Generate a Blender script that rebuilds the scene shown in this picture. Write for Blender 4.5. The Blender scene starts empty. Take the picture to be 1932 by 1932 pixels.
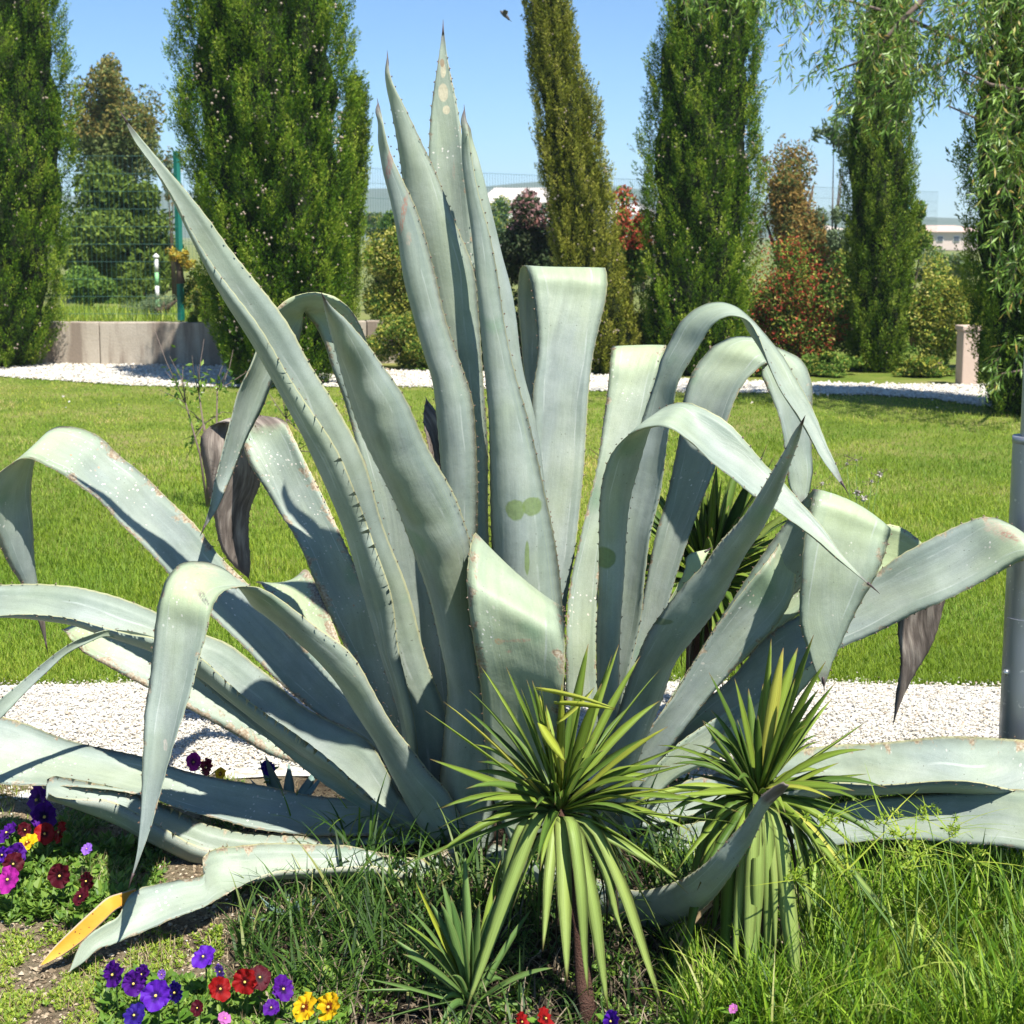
import bpy, math, random
import numpy as np
from mathutils import Vector, Matrix
SC = bpy.context.scene
COL = SC.collection
rnd = random.Random(7)
rng = np.random.default_rng(7)

# ------------------------------------------------------------------ camera
PITCH = math.radians(7.0); CAMH = 1.5; FPX = 2653.7; AX = 966.0; AY = 769.0
cd = bpy.data.cameras.new('camera'); cam = bpy.data.objects.new('camera', cd); COL.objects.link(cam)
cam.location = (0, 0, CAMH); cam.rotation_euler = (math.pi/2 - PITCH, 0, 0)
cd.sensor_width = 36; cd.lens = 36*FPX/1932; cd.shift_y = (AY-966.0)/1932
cd.clip_start = 0.05; cd.clip_end = 5000
cd.dof.use_dof = True; cd.dof.focus_distance = 3.25; cd.dof.aperture_fstop = 10.5
SC.camera = cam
SC.view_settings.view_transform = 'Standard'; SC.view_settings.look = 'None'
SC.view_settings.gamma = 1; SC.view_settings.use_curve_mapping = False
SC.view_settings.exposure = 0.98
SC.render.resolution_x = SC.render.resolution_y = 1024
# ------------------------------------------------------------------ sky and sun
SUN = Vector((0.57, -0.82, 0)).normalized()*math.cos(math.radians(61)) + Vector((0, 0, math.sin(math.radians(61))))
W = bpy.data.worlds.new('World'); SC.world = W; W.use_nodes = True
nt = W.node_tree; bg = nt.nodes['Background']
sk = nt.nodes.new('ShaderNodeTexSky'); sk.sky_type = 'NISHITA'; sk.sun_disc = False
sk.sun_elevation = math.radians(61); sk.sun_rotation = math.atan2(SUN.x, SUN.y)
sk.altitude = 1500; sk.air_density = 1.0; sk.dust_density = 0.0; sk.ozone_density = 5.0
tint = nt.nodes.new('ShaderNodeMix'); tint.data_type = 'RGBA'; tint.blend_type = 'MULTIPLY'; tint.inputs[0].default_value = 1; tint.inputs[7].default_value = (0.80, 0.985, 1.09, 1)
nt.links.new(sk.outputs[0], tint.inputs[6]); nt.links.new(tint.outputs[2], bg.inputs[0]); bg.inputs[1].default_value = 0.078
sl = bpy.data.lights.new('sun', 'SUN'); so = bpy.data.objects.new('sun', sl); COL.objects.link(so)
sl.energy = 5.0; sl.angle = math.radians(0.5); sl.color = (1.0, 0.96, 0.88)
so.rotation_euler = SUN.to_track_quat('Z', 'Y').to_euler()

# ------------------------------------------------------------------ helpers
_s, _c = math.sin(PITCH), math.cos(PITCH)
def ray(x, y):
    h = (x-AX)/FPX; v = -(y-AY)/FPX
    return np.array([h, v*_s + _c, v*_c - _s])
def P(x, y, Y):
    r = ray(x, y); t = Y/r[1]
    return np.array([0, 0, CAMH]) + r*t
def G(x, y, z=0.0):
    r = ray(x, y); t = (z-CAMH)/r[2]
    return np.array([0, 0, CAMH]) + r*t
def tag(o, label=None, cat=None, group=None, kind=None):
    if label: o['label'] = label
    if cat: o['category'] = cat
    if group: o['group'] = group
    if kind: o['kind'] = kind
    return o
def empty(name, loc, label, cat, group=None):
    o = bpy.data.objects.new(name, None); COL.objects.link(o); o.location = tuple(loc)
    o.empty_display_size = 0.1
    return tag(o, label, cat, group)
def link(name, me, parent=None, mat=None):
    o = bpy.data.objects.new(name, me); COL.objects.link(o)
    if mat and not me.materials: me.materials.append(mat)
    if parent is not None:
        o.parent = parent
        q = parent; off = Vector((0, 0, 0))
        while q is not None: off += q.location; q = q.parent
        o.location = -off                     # meshes are written in world coordinates
    return o
def mesh_np(name, V, loops, starts, totals, attrs=None, smooth=False, uv=None):
    me = bpy.data.meshes.new(name)
    me.vertices.add(len(V)); me.vertices.foreach_set('co', np.ascontiguousarray(V, dtype=np.float32).ravel())
    me.loops.add(len(loops)); me.loops.foreach_set('vertex_index', np.ascontiguousarray(loops, dtype=np.int32))
    me.polygons.add(len(starts)); me.polygons.foreach_set('loop_start', np.ascontiguousarray(starts, dtype=np.int32))
    me.polygons.foreach_set('loop_total', np.ascontiguousarray(totals, dtype=np.int32))
    me.polygons.foreach_set('use_smooth', np.full(len(starts), smooth, dtype=bool))
    if attrs:
        for k, a in attrs.items():
            at = me.attributes.new(k, 'FLOAT', 'POINT'); at.data.foreach_set('value', np.ascontiguousarray(a, dtype=np.float32))
    if uv is not None:
        l = me.uv_layers.new(name='UVMap'); l.data.foreach_set('uv', np.ascontiguousarray(uv[loops], dtype=np.float32).ravel())
    me.update(calc_edges=True); me.validate()
    return me
def mesh_py(name, V, F, attrs=None, smooth=False, uv=None):
    loops = [i for f in F for i in f]; tot = [len(f) for f in F]; st = np.concatenate([[0], np.cumsum(tot)[:-1]]) if F else []
    return mesh_np(name, np.array(V, dtype=float), np.array(loops), st, tot, attrs, smooth, None if uv is None else np.array(uv))
def unit(v):
    return v/np.maximum(np.linalg.norm(v, axis=-1, keepdims=True), 1e-9)
def diamonds(name, C, A, B, attr, fold=0.0):
    """one leaf-like quad each: C centre, A half length, B half width (N,3)"""
    N = len(C); V = np.empty((N, 4, 3)); nn = unit(np.cross(A, B))*np.linalg.norm(B, axis=1, keepdims=True)*fold
    V[:, 0] = C-A; V[:, 1] = C+B+nn; V[:, 2] = C+A; V[:, 3] = C-B+nn
    idx = np.arange(N*4)
    return mesh_np(name, V.reshape(-1, 3), idx, np.arange(N)*4, np.full(N, 4), {'rnd': np.repeat(attr, 4)})
def strips(name, base, L, w, phi0, bend, head, k=3, attr=None, tipw=0.05, power=1.6, twist=0.5):
    """curved tapering blades"""
    N = len(base); base = np.asarray(base, float)
    hx = np.stack([np.cos(head), np.sin(head), np.zeros(N)], 1)
    tw = rng.uniform(-twist, twist, N)+math.pi/2
    wd = np.stack([np.cos(head+tw), np.sin(head+tw), np.zeros(N)], 1)
    V = np.empty((N, k+1, 2, 3)); c = base.copy()
    for j in range(k+1):
        t = j/k; ww = (w*np.maximum(1-t**power, tipw))[:, None]*0.5
        V[:, j, 0] = c-wd*ww; V[:, j, 1] = c+wd*ww
        ph = phi0+bend*(t+0.5/k)
        c = c+(L/k)[:, None]*(hx*np.sin(ph)[:, None]+np.array([0, 0, 1])*np.cos(ph)[:, None])
    q = []
    for j in range(k): q.append([2*j, 2*j+1, 2*j+3, 2*j+2])
    q = np.array(q); idx = (np.arange(N)[:, None, None]*(2*(k+1))+q[None]).reshape(-1)
    a = rng.random(N) if attr is None else attr
    tt = np.tile(np.repeat(np.arange(k+1)/k, 2), N)
    return mesh_np(name, V.reshape(-1, 3), idx, np.arange(N*k)*4, np.full(N*k, 4), {'rnd': np.repeat(a, 2*(k+1)), 'along': tt}, smooth=True)
def tube_mesh(name, pts, rad, n=8, cap=True):
    pts = np.array(pts, float); m = len(pts); rad = np.broadcast_to(np.array(rad, float), (m,))
    T = unit(np.gradient(pts, axis=0)); V = []; F = []
    ref = np.array([0.13, 1, 0.07]) if abs(T[0][1]) < 0.9 else np.array([1, 0.1, 0])
    for i in range(m):
        a = unit(np.cross(T[i], ref)); b = np.cross(T[i], a)
        for j in range(n):
            th = 2*math.pi*j/n; V.append(pts[i]+rad[i]*(a*math.cos(th)+b*math.sin(th)))
    for i in range(m-1):
        for j in range(n): F.append((i*n+j, i*n+(j+1) % n, (i+1)*n+(j+1) % n, (i+1)*n+j))
    if cap: F.append(tuple(range(n))[::-1]); F.append(tuple((m-1)*n+j for j in range(n)))
    return V, F
def tube(name, pts, rad, mat, parent=None, n=8, smooth=True):
    V, F = tube_mesh(name, pts, rad, n)
    return link(name, mesh_py(name, V, F, smooth=smooth), parent, mat)
def box(name, c, s, mat, parent=None, rz=0, bev=0.0):
    hx, hy, hz = s[0]/2, s[1]/2, s[2]/2; V = []
    for z in (-hz, hz):
        for x, y in ((-hx, -hy), (hx, -hy), (hx, hy), (-hx, hy)):
            V.append((c[0]+x*math.cos(rz)-y*math.sin(rz), c[1]+x*math.sin(rz)+y*math.cos(rz), c[2]+z))
    F = [(3, 2, 1, 0), (4, 5, 6, 7), (0, 1, 5, 4), (1, 2, 6, 5), (2, 3, 7, 6), (3, 0, 4, 7)]
    o = link(name, mesh_py(name, V, F), parent, mat)
    if bev:
        m = o.modifiers.new('bevel', 'BEVEL'); m.width = bev; m.segments = 2
    return o

# ------------------------------------------------------------------ materials
class NT:
    def __init__(s, name, rough=0.7, spec=0.3):
        s.m = bpy.data.materials.new(name); s.m.use_nodes = True; s.t = s.m.node_tree; s.b = s.t.nodes['Principled BSDF']
        s.b.inputs['Roughness'].default_value = rough; s.b.inputs['Specular IOR Level'].default_value = spec
    def n(s, ty, **kw):
        o = s.t.nodes.new(ty)
        for k, v in kw.items(): setattr(o, k, v)
        return o
    def l(s, a, b): s.t.links.new(a, b)
    def attr(s, name): return s.n('ShaderNodeAttribute', attribute_name=name).outputs['Fac']
    def coord(s, which='Object', scale=(1, 1, 1)):
        tc = s.n('ShaderNodeTexCoord'); mp = s.n('ShaderNodeMapping'); mp.inputs['Scale'].default_value = scale
        s.l(tc.outputs[which], mp.inputs[0]); return mp.outputs[0]
    def world(s, scale=(1, 1, 1)):
        g = s.n('ShaderNodeNewGeometry'); mp = s.n('ShaderNodeMapping'); mp.inputs['Scale'].default_value = scale
        s.l(g.outputs['Position'], mp.inputs[0]); return mp.outputs[0]
    def noise(s, vec, scale, detail=4, rough=0.55):
        o = s.n('ShaderNodeTexNoise'); o.inputs['Scale'].default_value = scale; o.inputs['Detail'].default_value = detail
        o.inputs['Roughness'].default_value = rough; s.l(vec, o.inputs['Vector']); return o.outputs['Fac']
    def vor(s, vec, scale, out='Distance'):
        o = s.n('ShaderNodeTexVoronoi'); o.inputs['Scale'].default_value = scale; s.l(vec, o.inputs['Vector']); return o.outputs[out]
    def ramp(s, fac, stops):
        o = s.n('ShaderNodeValToRGB'); e = o.color_ramp.elements
        while len(e) < len(stops): e.new(0.5)
        for i, (p, c) in enumerate(stops):
            e[i].position = p; e[i].color = (c if len(c) == 4 else (*c, 1)) if not isinstance(c, (int, float)) else (c, c, c, 1)
        s.l(fac, o.inputs[0]); return o.outputs[0]
    def step(s, fac, a, b):
        o = s.n('ShaderNodeMapRange'); o.inputs[1].default_value = a; o.inputs[2].default_value = b; s.l(fac, o.inputs[0]); return o.outputs[0]
    def math(s, op, a, b=0.0):
        o = s.n('ShaderNodeMath', operation=op); o.use_clamp = False
        for i, v in enumerate((a, b)):
            if isinstance(v, (int, float)): o.inputs[i].default_value = v
            else: s.l(v, o.inputs[i])
        return o.outputs[0]
    def mix(s, fac, a, b, mode='MIX'):
        o = s.n('ShaderNodeMix', data_type='RGBA', blend_type=mode, clamp_factor=True)
        for i, v in ((0, fac), (6, a), (7, b)):
            if isinstance(v, (int, float)): o.inputs[i].default_value = v
            elif isinstance(v, tuple): o.inputs[i].default_value = (*v, 1)
            else: s.l(v, o.inputs[i])
        return o.outputs[2]
    def col(s, c):
        if isinstance(c, tuple): s.b.inputs['Base Color'].default_value = (*c, 1)
        else: s.l(c, s.b.inputs['Base Color'])
    def bump(s, h, strength=0.3, dist=0.01):
        o = s.n('ShaderNodeBump'); o.inputs['Strength'].default_value = strength; o.inputs['Distance'].default_value = dist
        s.l(h, o.inputs['Height']); s.l(o.outputs[0], s.b.inputs['Normal'])
    def translucent(s, c, f=0.35):
        tr = s.n('ShaderNodeBsdfTranslucent'); mx = s.n('ShaderNodeMixShader'); mx.inputs[0].default_value = f
        if isinstance(c, tuple): tr.inputs[0].default_value = (*c, 1)
        else: s.l(c, tr.inputs[0])
        s.l(s.b.outputs[0], mx.inputs[1]); s.l(tr.outputs[0], mx.inputs[2])
        s.l(mx.outputs[0], s.t.nodes['Material Output'].inputs[0])
def foliage(name, stops, tl=0.3, rough=0.8, spec=0.06, patch=None):
    t = NT(name, rough, spec); a = t.attr('rnd'); c = t.ramp(a, stops)
    if patch:
        n = t.noise(t.world(), patch[0], 3); c = t.mix(t.step(n, 0.4, 0.65), c, patch[1], 'MULTIPLY')
    t.col(c); t.translucent(c, tl); return t.m
def plain(name, c, rough=0.6, spec=0.4, metal=0.0, var=0.15, scale=8, bump=0.0):
    t = NT(name, rough, spec); t.b.inputs['Metallic'].default_value = metal
    n = t.noise(t.world(), scale, 5)
    t.col(t.mix(n, tuple(v*(1-var) for v in c), tuple(min(1, v*(1+var)) for v in c)))
    if bump: t.bump(t.noise(t.world(), scale*6, 5), bump, 0.01)
    return t.m
def agave_material(name='agave_leaf', marks=()):
    t = NT(name, 0.5, 0.28)
    uv = t.coord('UV'); wv = t.world()
    big = t.noise(t.coord('UV', (5, 1.6, 1)), 1.6, 3)
    c = t.mix(t.step(big, 0.38, 0.66), (0.222, 0.264, 0.240), (0.272, 0.316, 0.232))
    strk = t.noise(t.coord('UV', (70, 3.5, 1)), 1.0, 5, 0.6)
    c = t.mix(0.32, c, t.ramp(strk, [(0.3, 0.6), (0.7, 1.2)]), 'MULTIPLY')
    pale = t.noise(wv, 9, 5); c = t.mix(t.math('MULTIPLY', t.step(pale, 0.45, 0.75), 0.5), c, (0.37, 0.405, 0.375))
    yel = t.attr('yel'); c = t.mix(t.math('MULTIPLY', yel, 0.62), c, (0.37, 0.44, 0.235))
    # rubbed wax: darker green blotches and bud prints
    blot = t.noise(wv, 5.5, 2, 0.4); c = t.mix(t.math('MULTIPLY', t.step(blot, 0.66, 0.72), 0.55), c, (0.15, 0.25, 0.15))
    uvn = t.n('ShaderNodeVectorMath', operation='ADD'); t.l(uv, uvn.inputs[0])
    w2 = t.n('ShaderNodeTexNoise'); w2.inputs['Scale'].default_value = 12; t.l(uv, w2.inputs['Vector']); 
    w3 = t.n('ShaderNodeVectorMath', operation='SCALE'); w3.inputs[3].default_value = 0.03; t.l(w2.outputs['Color'], w3.inputs[0]); t.l(w3.outputs[0], uvn.inputs[1])
    # pale outline where an inner leaf was pressed against this one, broken up by wear
    edg = t.attr('edge'); off = t.math('SUBTRACT', t.math('ADD', edg, t.math('MULTIPLY', t.noise(t.coord('UV', (1, 2.2, 1)), 1.3, 2), 0.55)), 0.86)
    ln = t.math('LESS_THAN', t.math('ABSOLUTE', off), 0.022); c = t.mix(t.math('MULTIPLY', t.math('MULTIPLY', ln, t.step(t.noise(wv, 8, 3), 0.48, 0.6)), 0.5), c, (0.42, 0.46, 0.42))
    zone = t.step(off, -0.02, 0.05); c = t.mix(t.math('MULTIPLY', zone, 0.22), c, (0.15, 0.21, 0.17))
    # broad smudges, drip marks and fine scratches
    smd = t.noise(t.coord('UV', (22, 7, 1)), 1.0, 6, 0.7); c = t.mix(0.5, c, t.ramp(smd, [(0.32, 0.78), (0.5, 1.0), (0.68, 1.12)]), 'MULTIPLY')
    scr = t.noise(t.coord('UV', (14, 240, 1)), 1.0, 3, 0.7); c = t.mix(t.math('MULTIPLY', t.math('MULTIPLY', t.step(scr, 0.70, 0.74), t.step(t.noise(wv, 11, 3), 0.52, 0.62)), 0.5), c, (0.10, 0.12, 0.09))
    # fine dust and pits
    dust = t.noise(wv, 420, 2); c = t.mix(0.18, c, t.ramp(dust, [(0.3, 0.6), (0.7, 1.3)]), 'MULTIPLY')
    pit = t.vor(uvn.outputs[0], 60); pm = t.math('MULTIPLY', t.math('LESS_THAN', pit, 0.09), t.step(t.noise(wv, 7, 2), 0.5, 0.6))
    c = t.mix(t.math('MULTIPLY', pm, 0.75), c, (0.10, 0.11, 0.08))
    scar = t.attr('scar'); edge = t.attr('edge')
    # pale lichen-like spots in patches
    patch = t.step(t.math('ADD', t.noise(wv, 6, 3), t.math('MULTIPLY', scar, 0.22)), 0.60, 0.68)
    sp = t.vor(uvn.outputs[0], 75); spm = t.math('LESS_THAN', t.math('ADD', sp, t.math('MULTIPLY', t.noise(wv, 38, 3), 0.5)), 0.42)
    sp2 = t.math('MULTIPLY', t.math('MULTIPLY', spm, patch), t.math('GREATER_THAN', scar, 0.02))
    c = t.mix(sp2, c, t.ramp(t.vor(uvn.outputs[0], 75, 'Color'), [(0.2, (0.55, 0.50, 0.42)), (0.75, (0.62, 0.62, 0.58)), (0.9, (0.38, 0.22, 0.13))]))
    # brown corky scars creeping in from the margins
    em = t.math('ADD', t.math('MULTIPLY', edge, 0.5), t.noise(uvn.outputs[0], 26, 6, 0.65))
    em = t.math('ADD', em, t.math('MULTIPLY', scar, 0.17))
    sm = t.math('MULTIPLY', t.step(em, 1.02, 1.09), t.math('GREATER_THAN', scar, 0.02))
    c = t.mix(sm, c, t.ramp(t.noise(wv, 160, 4), [(0.3, (0.17, 0.11, 0.07)), (0.5, (0.31, 0.25, 0.17)), (0.7, (0.44, 0.40, 0.32))]))
    # thin pale horny margin
    c = t.mix(t.math('MULTIPLY', t.step(edge, 0.955, 0.99), 0.7), c, (0.48, 0.47, 0.24))
    dead = t.attr('dead'); dm = t.step(t.math('ADD', dead, t.math('MULTIPLY', t.noise(wv, 22, 5), 0.5)), 0.6, 0.85)
    dc = t.ramp(t.noise(t.coord('UV', (60, 8, 1)), 1.0, 5), [(0.3, (0.06, 0.048, 0.040)), (0.5, (0.16, 0.13, 0.11)), (0.7, (0.36, 0.31, 0.26))])
    c = t.mix(dm, c, dc)
    for (mx, my, md, rx, ry, ang, colr, soft) in marks:      # prints and scars that sit at one place on this leaf
        ctr = P(mx, my, Y0_+md); k = (Y0_+md)/FPX
        g = t.n('ShaderNodeNewGeometry'); sb = t.n('ShaderNodeVectorMath', operation='SUBTRACT'); t.l(g.outputs['Position'], sb.inputs[0]); sb.inputs[1].default_value = tuple(ctr)
        ro = t.n('ShaderNodeVectorRotate', rotation_type='Y_AXIS'); t.l(sb.outputs[0], ro.inputs['Vector']); ro.inputs['Angle'].default_value = ang
        sc = t.n('ShaderNodeVectorMath', operation='MULTIPLY'); t.l(ro.outputs[0], sc.inputs[0]); sc.inputs[1].default_value = (1/(rx*k), 0.0, 1/(ry*k))
        ln = t.n('ShaderNodeVectorMath', operation='LENGTH'); t.l(sc.outputs[0], ln.inputs[0])
        dd = t.math('ADD', ln.outputs['Value'], t.math('MULTIPLY', t.math('SUBTRACT', t.noise(wv, 55 if soft else 28, 4), 0.5), 1.5 if soft else 0.7))
        mk_ = t.step(dd, 1.05, 0.9 if not soft else 0.6)
        if soft: mk_ = t.math('MULTIPLY', mk_, t.step(t.noise(t.coord('UV', (420, 90, 1)), 1.0, 4, 0.7), 0.42, 0.56))
        c = t.mix(t.math('MULTIPLY', mk_, 0.8), c, t.mix(t.noise(wv, 120, 3), tuple(v*0.6 for v in colr), tuple(v*1.3 for v in colr)))
    tip = t.attr('tip'); c = t.mix(t.step(t.math('ADD', tip, t.math('MULTIPLY', t.noise(wv, 60, 3), 0.3)), 0.75, 1.1), c, (0.11, 0.095, 0.095))
    t.col(c)
    t.l(t.ramp(dm, [(0, 0.5), (1, 0.9)]), t.b.inputs['Roughness'])
    h = t.math('ADD', t.math('MULTIPLY', strk, 0.5), t.math('MULTIPLY', t.noise(wv, 25, 4), 0.6))
    h = t.math('ADD', h, t.math('MULTIPLY', t.noise(wv, 300, 3), 0.08)); h = t.math('SUBTRACT', h, t.math('MULTIPLY', sm, 0.3))
    h = t.math('ADD', h, t.math('MULTIPLY', t.math('MULTIPLY', dm, t.noise(t.coord('UV', (60, 8, 1)), 1.0, 5)), 1.5))
    t.bump(h, 0.22, 0.012)
    return t.m
Y0_ = 3.45
M_AGAVE = agave_material()
GRN = (0.14, 0.20, 0.06); BRN = (0.27, 0.13, 0.09); TAN = (0.55, 0.48, 0.33)
M_AG_PRINT = agave_material('agave_leaf_printed', [(972, 955, -.08, 20, 20, 0, GRN, 0), (1003, 950, -.08, 20, 18, 0.4, GRN, 0), (994, 1045, -.08, 5, 34, 0, GRN, 0)])
M_AG_PRINT2 = agave_material('agave_leaf_printed_right', [(1144, 1060, -.3, 22, 22, 0, GRN, 0)])
M_AG_RED = agave_material('agave_leaf_red_scar', [(738, 300, -.08, 7, 62, -0.19, (0.33, 0.14, 0.13), 1), (762, 405, -.08, 5, 42, -0.16, (0.34, 0.15, 0.10), 1), (772, 452, -.08, 6, 14, 0, (0.40, 0.32, 0.25), 1)])
M_AG_TAN = agave_material('agave_leaf_pale_scars', [(836, 175, .2, 9, 17, 0, TAN, 0), (842, 208, .2, 7, 8, 0, TAN, 0), (836, 132, .2, 5, 13, 0, TAN, 0), (834, 118, .2, 4, 8, 0, (0.3, 0.2, 0.12), 0), (857, 320, .2, 3, 20, 0, (0.34, 0.30, 0.24), 1)])
M_AG_STUB = agave_material('agave_leaf_stub', [(940, 1215, -.5, 8, 7, 0, (0.45, 0.24, 0.12), 1), (975, 1212, -.5, 34, 4, 0.1, (0.42, 0.28, 0.2), 1), (960, 1235, -.5, 6, 4, 0.1, (0.42, 0.25, 0.2), 1), (1057, 1150, -.36, 6, 4, 0, (0.3, 0.15, 0.08), 1)])
M_AG_UND = agave_material('agave_leaf_smudged', [(1245, 1188, -.4, 30, 7, 0.35, (0.13, 0.17, 0.08), 0), (1495, 838, -.7, 7, 7, 0.4, (0.40, 0.20, 0.16), 1), (1485, 858, -.7, 8, 5, 0.4, (0.40, 0.20, 0.16), 1), (1478, 895, -.65, 8, 6, 0.4, (0.40, 0.20, 0.16), 1)])
M_AG_WOUND = agave_material('agave_leaf_wound', [(1918, 1518, -.5, 36, 9, -0.08, (0.40, 0.20, 0.10), 1), (1890, 1507, -.5, 46, 7, 0.1, (0.07, 0.04, 0.03), 0)])
M_AG_TIPS = agave_material('agave_leaf_dark_scar', [(1486, 1022, -.1, 11, 16, 0.3, (0.11, 0.06, 0.06), 1)])
M_AG_FOLD = agave_material('agave_leaf_cracked_fold', [(398, 1105, -.5, 22, 5, -0.7, (0.06, 0.04, 0.06), 1), (372, 1090, -.5, 34, 26, 0, (0.42, 0.36, 0.26), 1), (320, 1395, -.65, 5, 12, 0.2, (0.52, 0.44, 0.38), 1)])
M_AG_R = agave_material('agave_leaf_brown_fold', [(1900, 1010, -.25, 34, 15, -0.5, (0.42, 0.31, 0.24), 1), (1915, 1018, -.25, 18, 7, -0.4, (0.28, 0.14, 0.10), 1)])
M_SPINE = plain('agave_spine', (0.07, 0.045, 0.045), 0.5, 0.4, var=0.4, scale=60)
M_TOOTH = plain('agave_tooth', (0.15, 0.09, 0.06), 0.5, 0.4, var=0.5, scale=40)
def torn_mat():
    t = NT('torn_orange_strip', 0.6, 0.3); wv = t.world()
    n = t.noise(wv, 30, 5); c = t.mix(n, (0.58, 0.24, 0.015), (0.66, 0.36, 0.05))
    c = t.mix(t.math('LESS_THAN', t.vor(wv, 90), 0.14), c, (0.12, 0.05, 0.02))
    c = t.mix(t.step(t.attr('edge'), 0.75, 0.95), c, (0.40, 0.32, 0.26)); c = t.mix(t.step(t.attr('tip'), 0.6, 0.9), c, (0.38, 0.31, 0.27))
    t.col(c); t.bump(n, 0.4, 0.004); return t.m
M_TORN = torn_mat()
def yucca_mat(name, a, b, yellow=(0.45, 0.45, 0.07)):
    t = NT(name, 0.48, 0.3); uv = t.coord('UV', (420, 4, 1)); s = t.noise(uv, 1.0, 4)
    ob = t.n('ShaderNodeObjectInfo').outputs['Random']
    c = t.mix(ob, a, b); c = t.mix(t.step(ob, 0.955, 0.97), c, yellow)
    c = t.mix(0.55, c, t.ramp(s, [(0.3, 0.5), (0.7, 1.35)]), 'MULTIPLY')
    c = t.mix(t.step(t.attr('tip'), 0.9, 1.0), c, (0.16, 0.08, 0.04)); c = t.mix(t.math('MULTIPLY', t.step(t.attr('edge'), 0.8, 1.0), 0.4), c, (0.35, 0.33, 0.12))
    t.col(c); t.bump(s, 0.3, 0.003); t.translucent(c, 0.28); return t.m
M_YUC = yucca_mat('yucca_leaf', (0.12, 0.20, 0.022), (0.27, 0.37, 0.05))
M_YUCP = yucca_mat('yucca_drooping_leaf', (0.24, 0.34, 0.08), (0.33, 0.42, 0.11), (0.35, 0.44, 0.12))
M_YUCY = yucca_mat('yucca_yellow_leaf', (0.36, 0.42, 0.04), (0.42, 0.45, 0.07))
M_YUCD = yucca_mat('yucca_dark_leaf', (0.07, 0.14, 0.02), (0.13, 0.22, 0.035), (0.2, 0.27, 0.06))
M_YUCB = yucca_mat('yucca_blue_leaf', (0.10, 0.20, 0.05), (0.17, 0.28, 0.075), (0.25, 0.36, 0.05))
M_DRY = foliage('dry_leaves', [(0, (0.05, 0.04, 0.028)), (0.6, (0.13, 0.105, 0.07)), (1, (0.33, 0.27, 0.19))], 0.1)
M_BARK = plain('bark', (0.13, 0.085, 0.06), 0.9, 0.1, var=0.5, scale=30, bump=0.8)
M_YBARK = plain('yucca_bark', (0.085, 0.045, 0.033), 0.85, 0.1, var=0.5, scale=45, bump=0.8)
M_CYP = foliage('cypress_spray', [(0, (0.012, 0.045, 0.003)), (0.4, (0.060, 0.140, 0.005)), (0.75, (0.155, 0.255, 0.010)), (1, (0.30, 0.37, 0.040))], 0.22, 0.65, 0.2)
M_CYPY = foliage('cypress_spray_olive', [(0, (0.04, 0.055, 0.006)), (0.35, (0.14, 0.17, 0.014)), (0.7, (0.28, 0.29, 0.03)), (1, (0.42, 0.40, 0.08))], 0.22, 0.65, 0.2)
M_CYPD = foliage('cypress_spray_deep', [(0, (0.014, 0.042, 0.004)), (0.35, (0.06, 0.125, 0.006)), (0.7, (0.15, 0.235, 0.014)), (1, (0.27, 0.33, 0.045))], 0.2, 0.65, 0.2)
M_CORE = plain('cypress_shade_core', (0.022, 0.030, 0.013), 0.95, 0.05, var=0.4, scale=14, bump=0.5)
M_CONE = plain('cypress_cone', (0.36, 0.29, 0.23), 0.8, 0.2, var=0.35, scale=20)
M_LAWN = foliage('lawn_blade', [(0, (0.10, 0.19, 0.012)), (0.5, (0.20, 0.33, 0.022)), (0.8, (0.33, 0.42, 0.05)), (1, (0.47, 0.42, 0.18))], 0.4, 0.55, 0.3, patch=(0.9, (1.25, 1.05, 0.85)))
M_TALL = foliage('tall_grass', [(0, (0.03, 0.09, 0.005)), (0.5, (0.14, 0.27, 0.012)), (0.85, (0.28, 0.42, 0.03)), (1, (0.42, 0.42, 0.14))], 0.4, 0.5, 0.35)
M_SHADEG = foliage('shade_tinted_grass', [(0, (0.012, 0.04, 0.006)), (0.5, (0.04, 0.095, 0.012)), (0.9, (0.09, 0.17, 0.024)), (1, (0.30, 0.30, 0.10))], 0.35, 0.5, 0.3)  # darker copy of the tall grass, with shade put into its colour
M_SEDGE = foliage('sedge', [(0, (0.14, 0.24, 0.02)), (0.6, (0.25, 0.36, 0.03)), (1, (0.40, 0.44, 0.06))], 0.35, 0.5, 0.35)
M_WEED = foliage('weed_leaf', [(0, (0.06, 0.14, 0.015)), (0.5, (0.13, 0.24, 0.03)), (1, (0.24, 0.34, 0.05))], 0.35, 0.5, 0.35)
M_STRAW = foliage('straw', [(0, (0.22, 0.15, 0.08)), (0.6, (0.38, 0.29, 0.17)), (1, (0.52, 0.43, 0.28))], 0.2)
M_WILLOW = foliage('willow_leaf', [(0, (0.06, 0.13, 0.015)), (0.5, (0.14, 0.26, 0.03)), (0.88, (0.28, 0.42, 0.07)), (0.95, (0.40, 0.36, 0.08)), (1, (0.50, 0.30, 0.08))], 0.35, 0.4, 0.5)
M_TWIG = plain('twig', (0.16, 0.12, 0.10), 0.8, 0.1, var=0.3)
M_PEB = foliage('white_pebble', [(0, (0.36, 0.33, 0.28)), (0.15, (0.50, 0.47, 0.41)), (0.75, (0.60, 0.58, 0.525)), (0.9, (0.52, 0.46, 0.37)), (1, (0.42, 0.32, 0.22))], 0.0, 0.75, 0.25)
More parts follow.
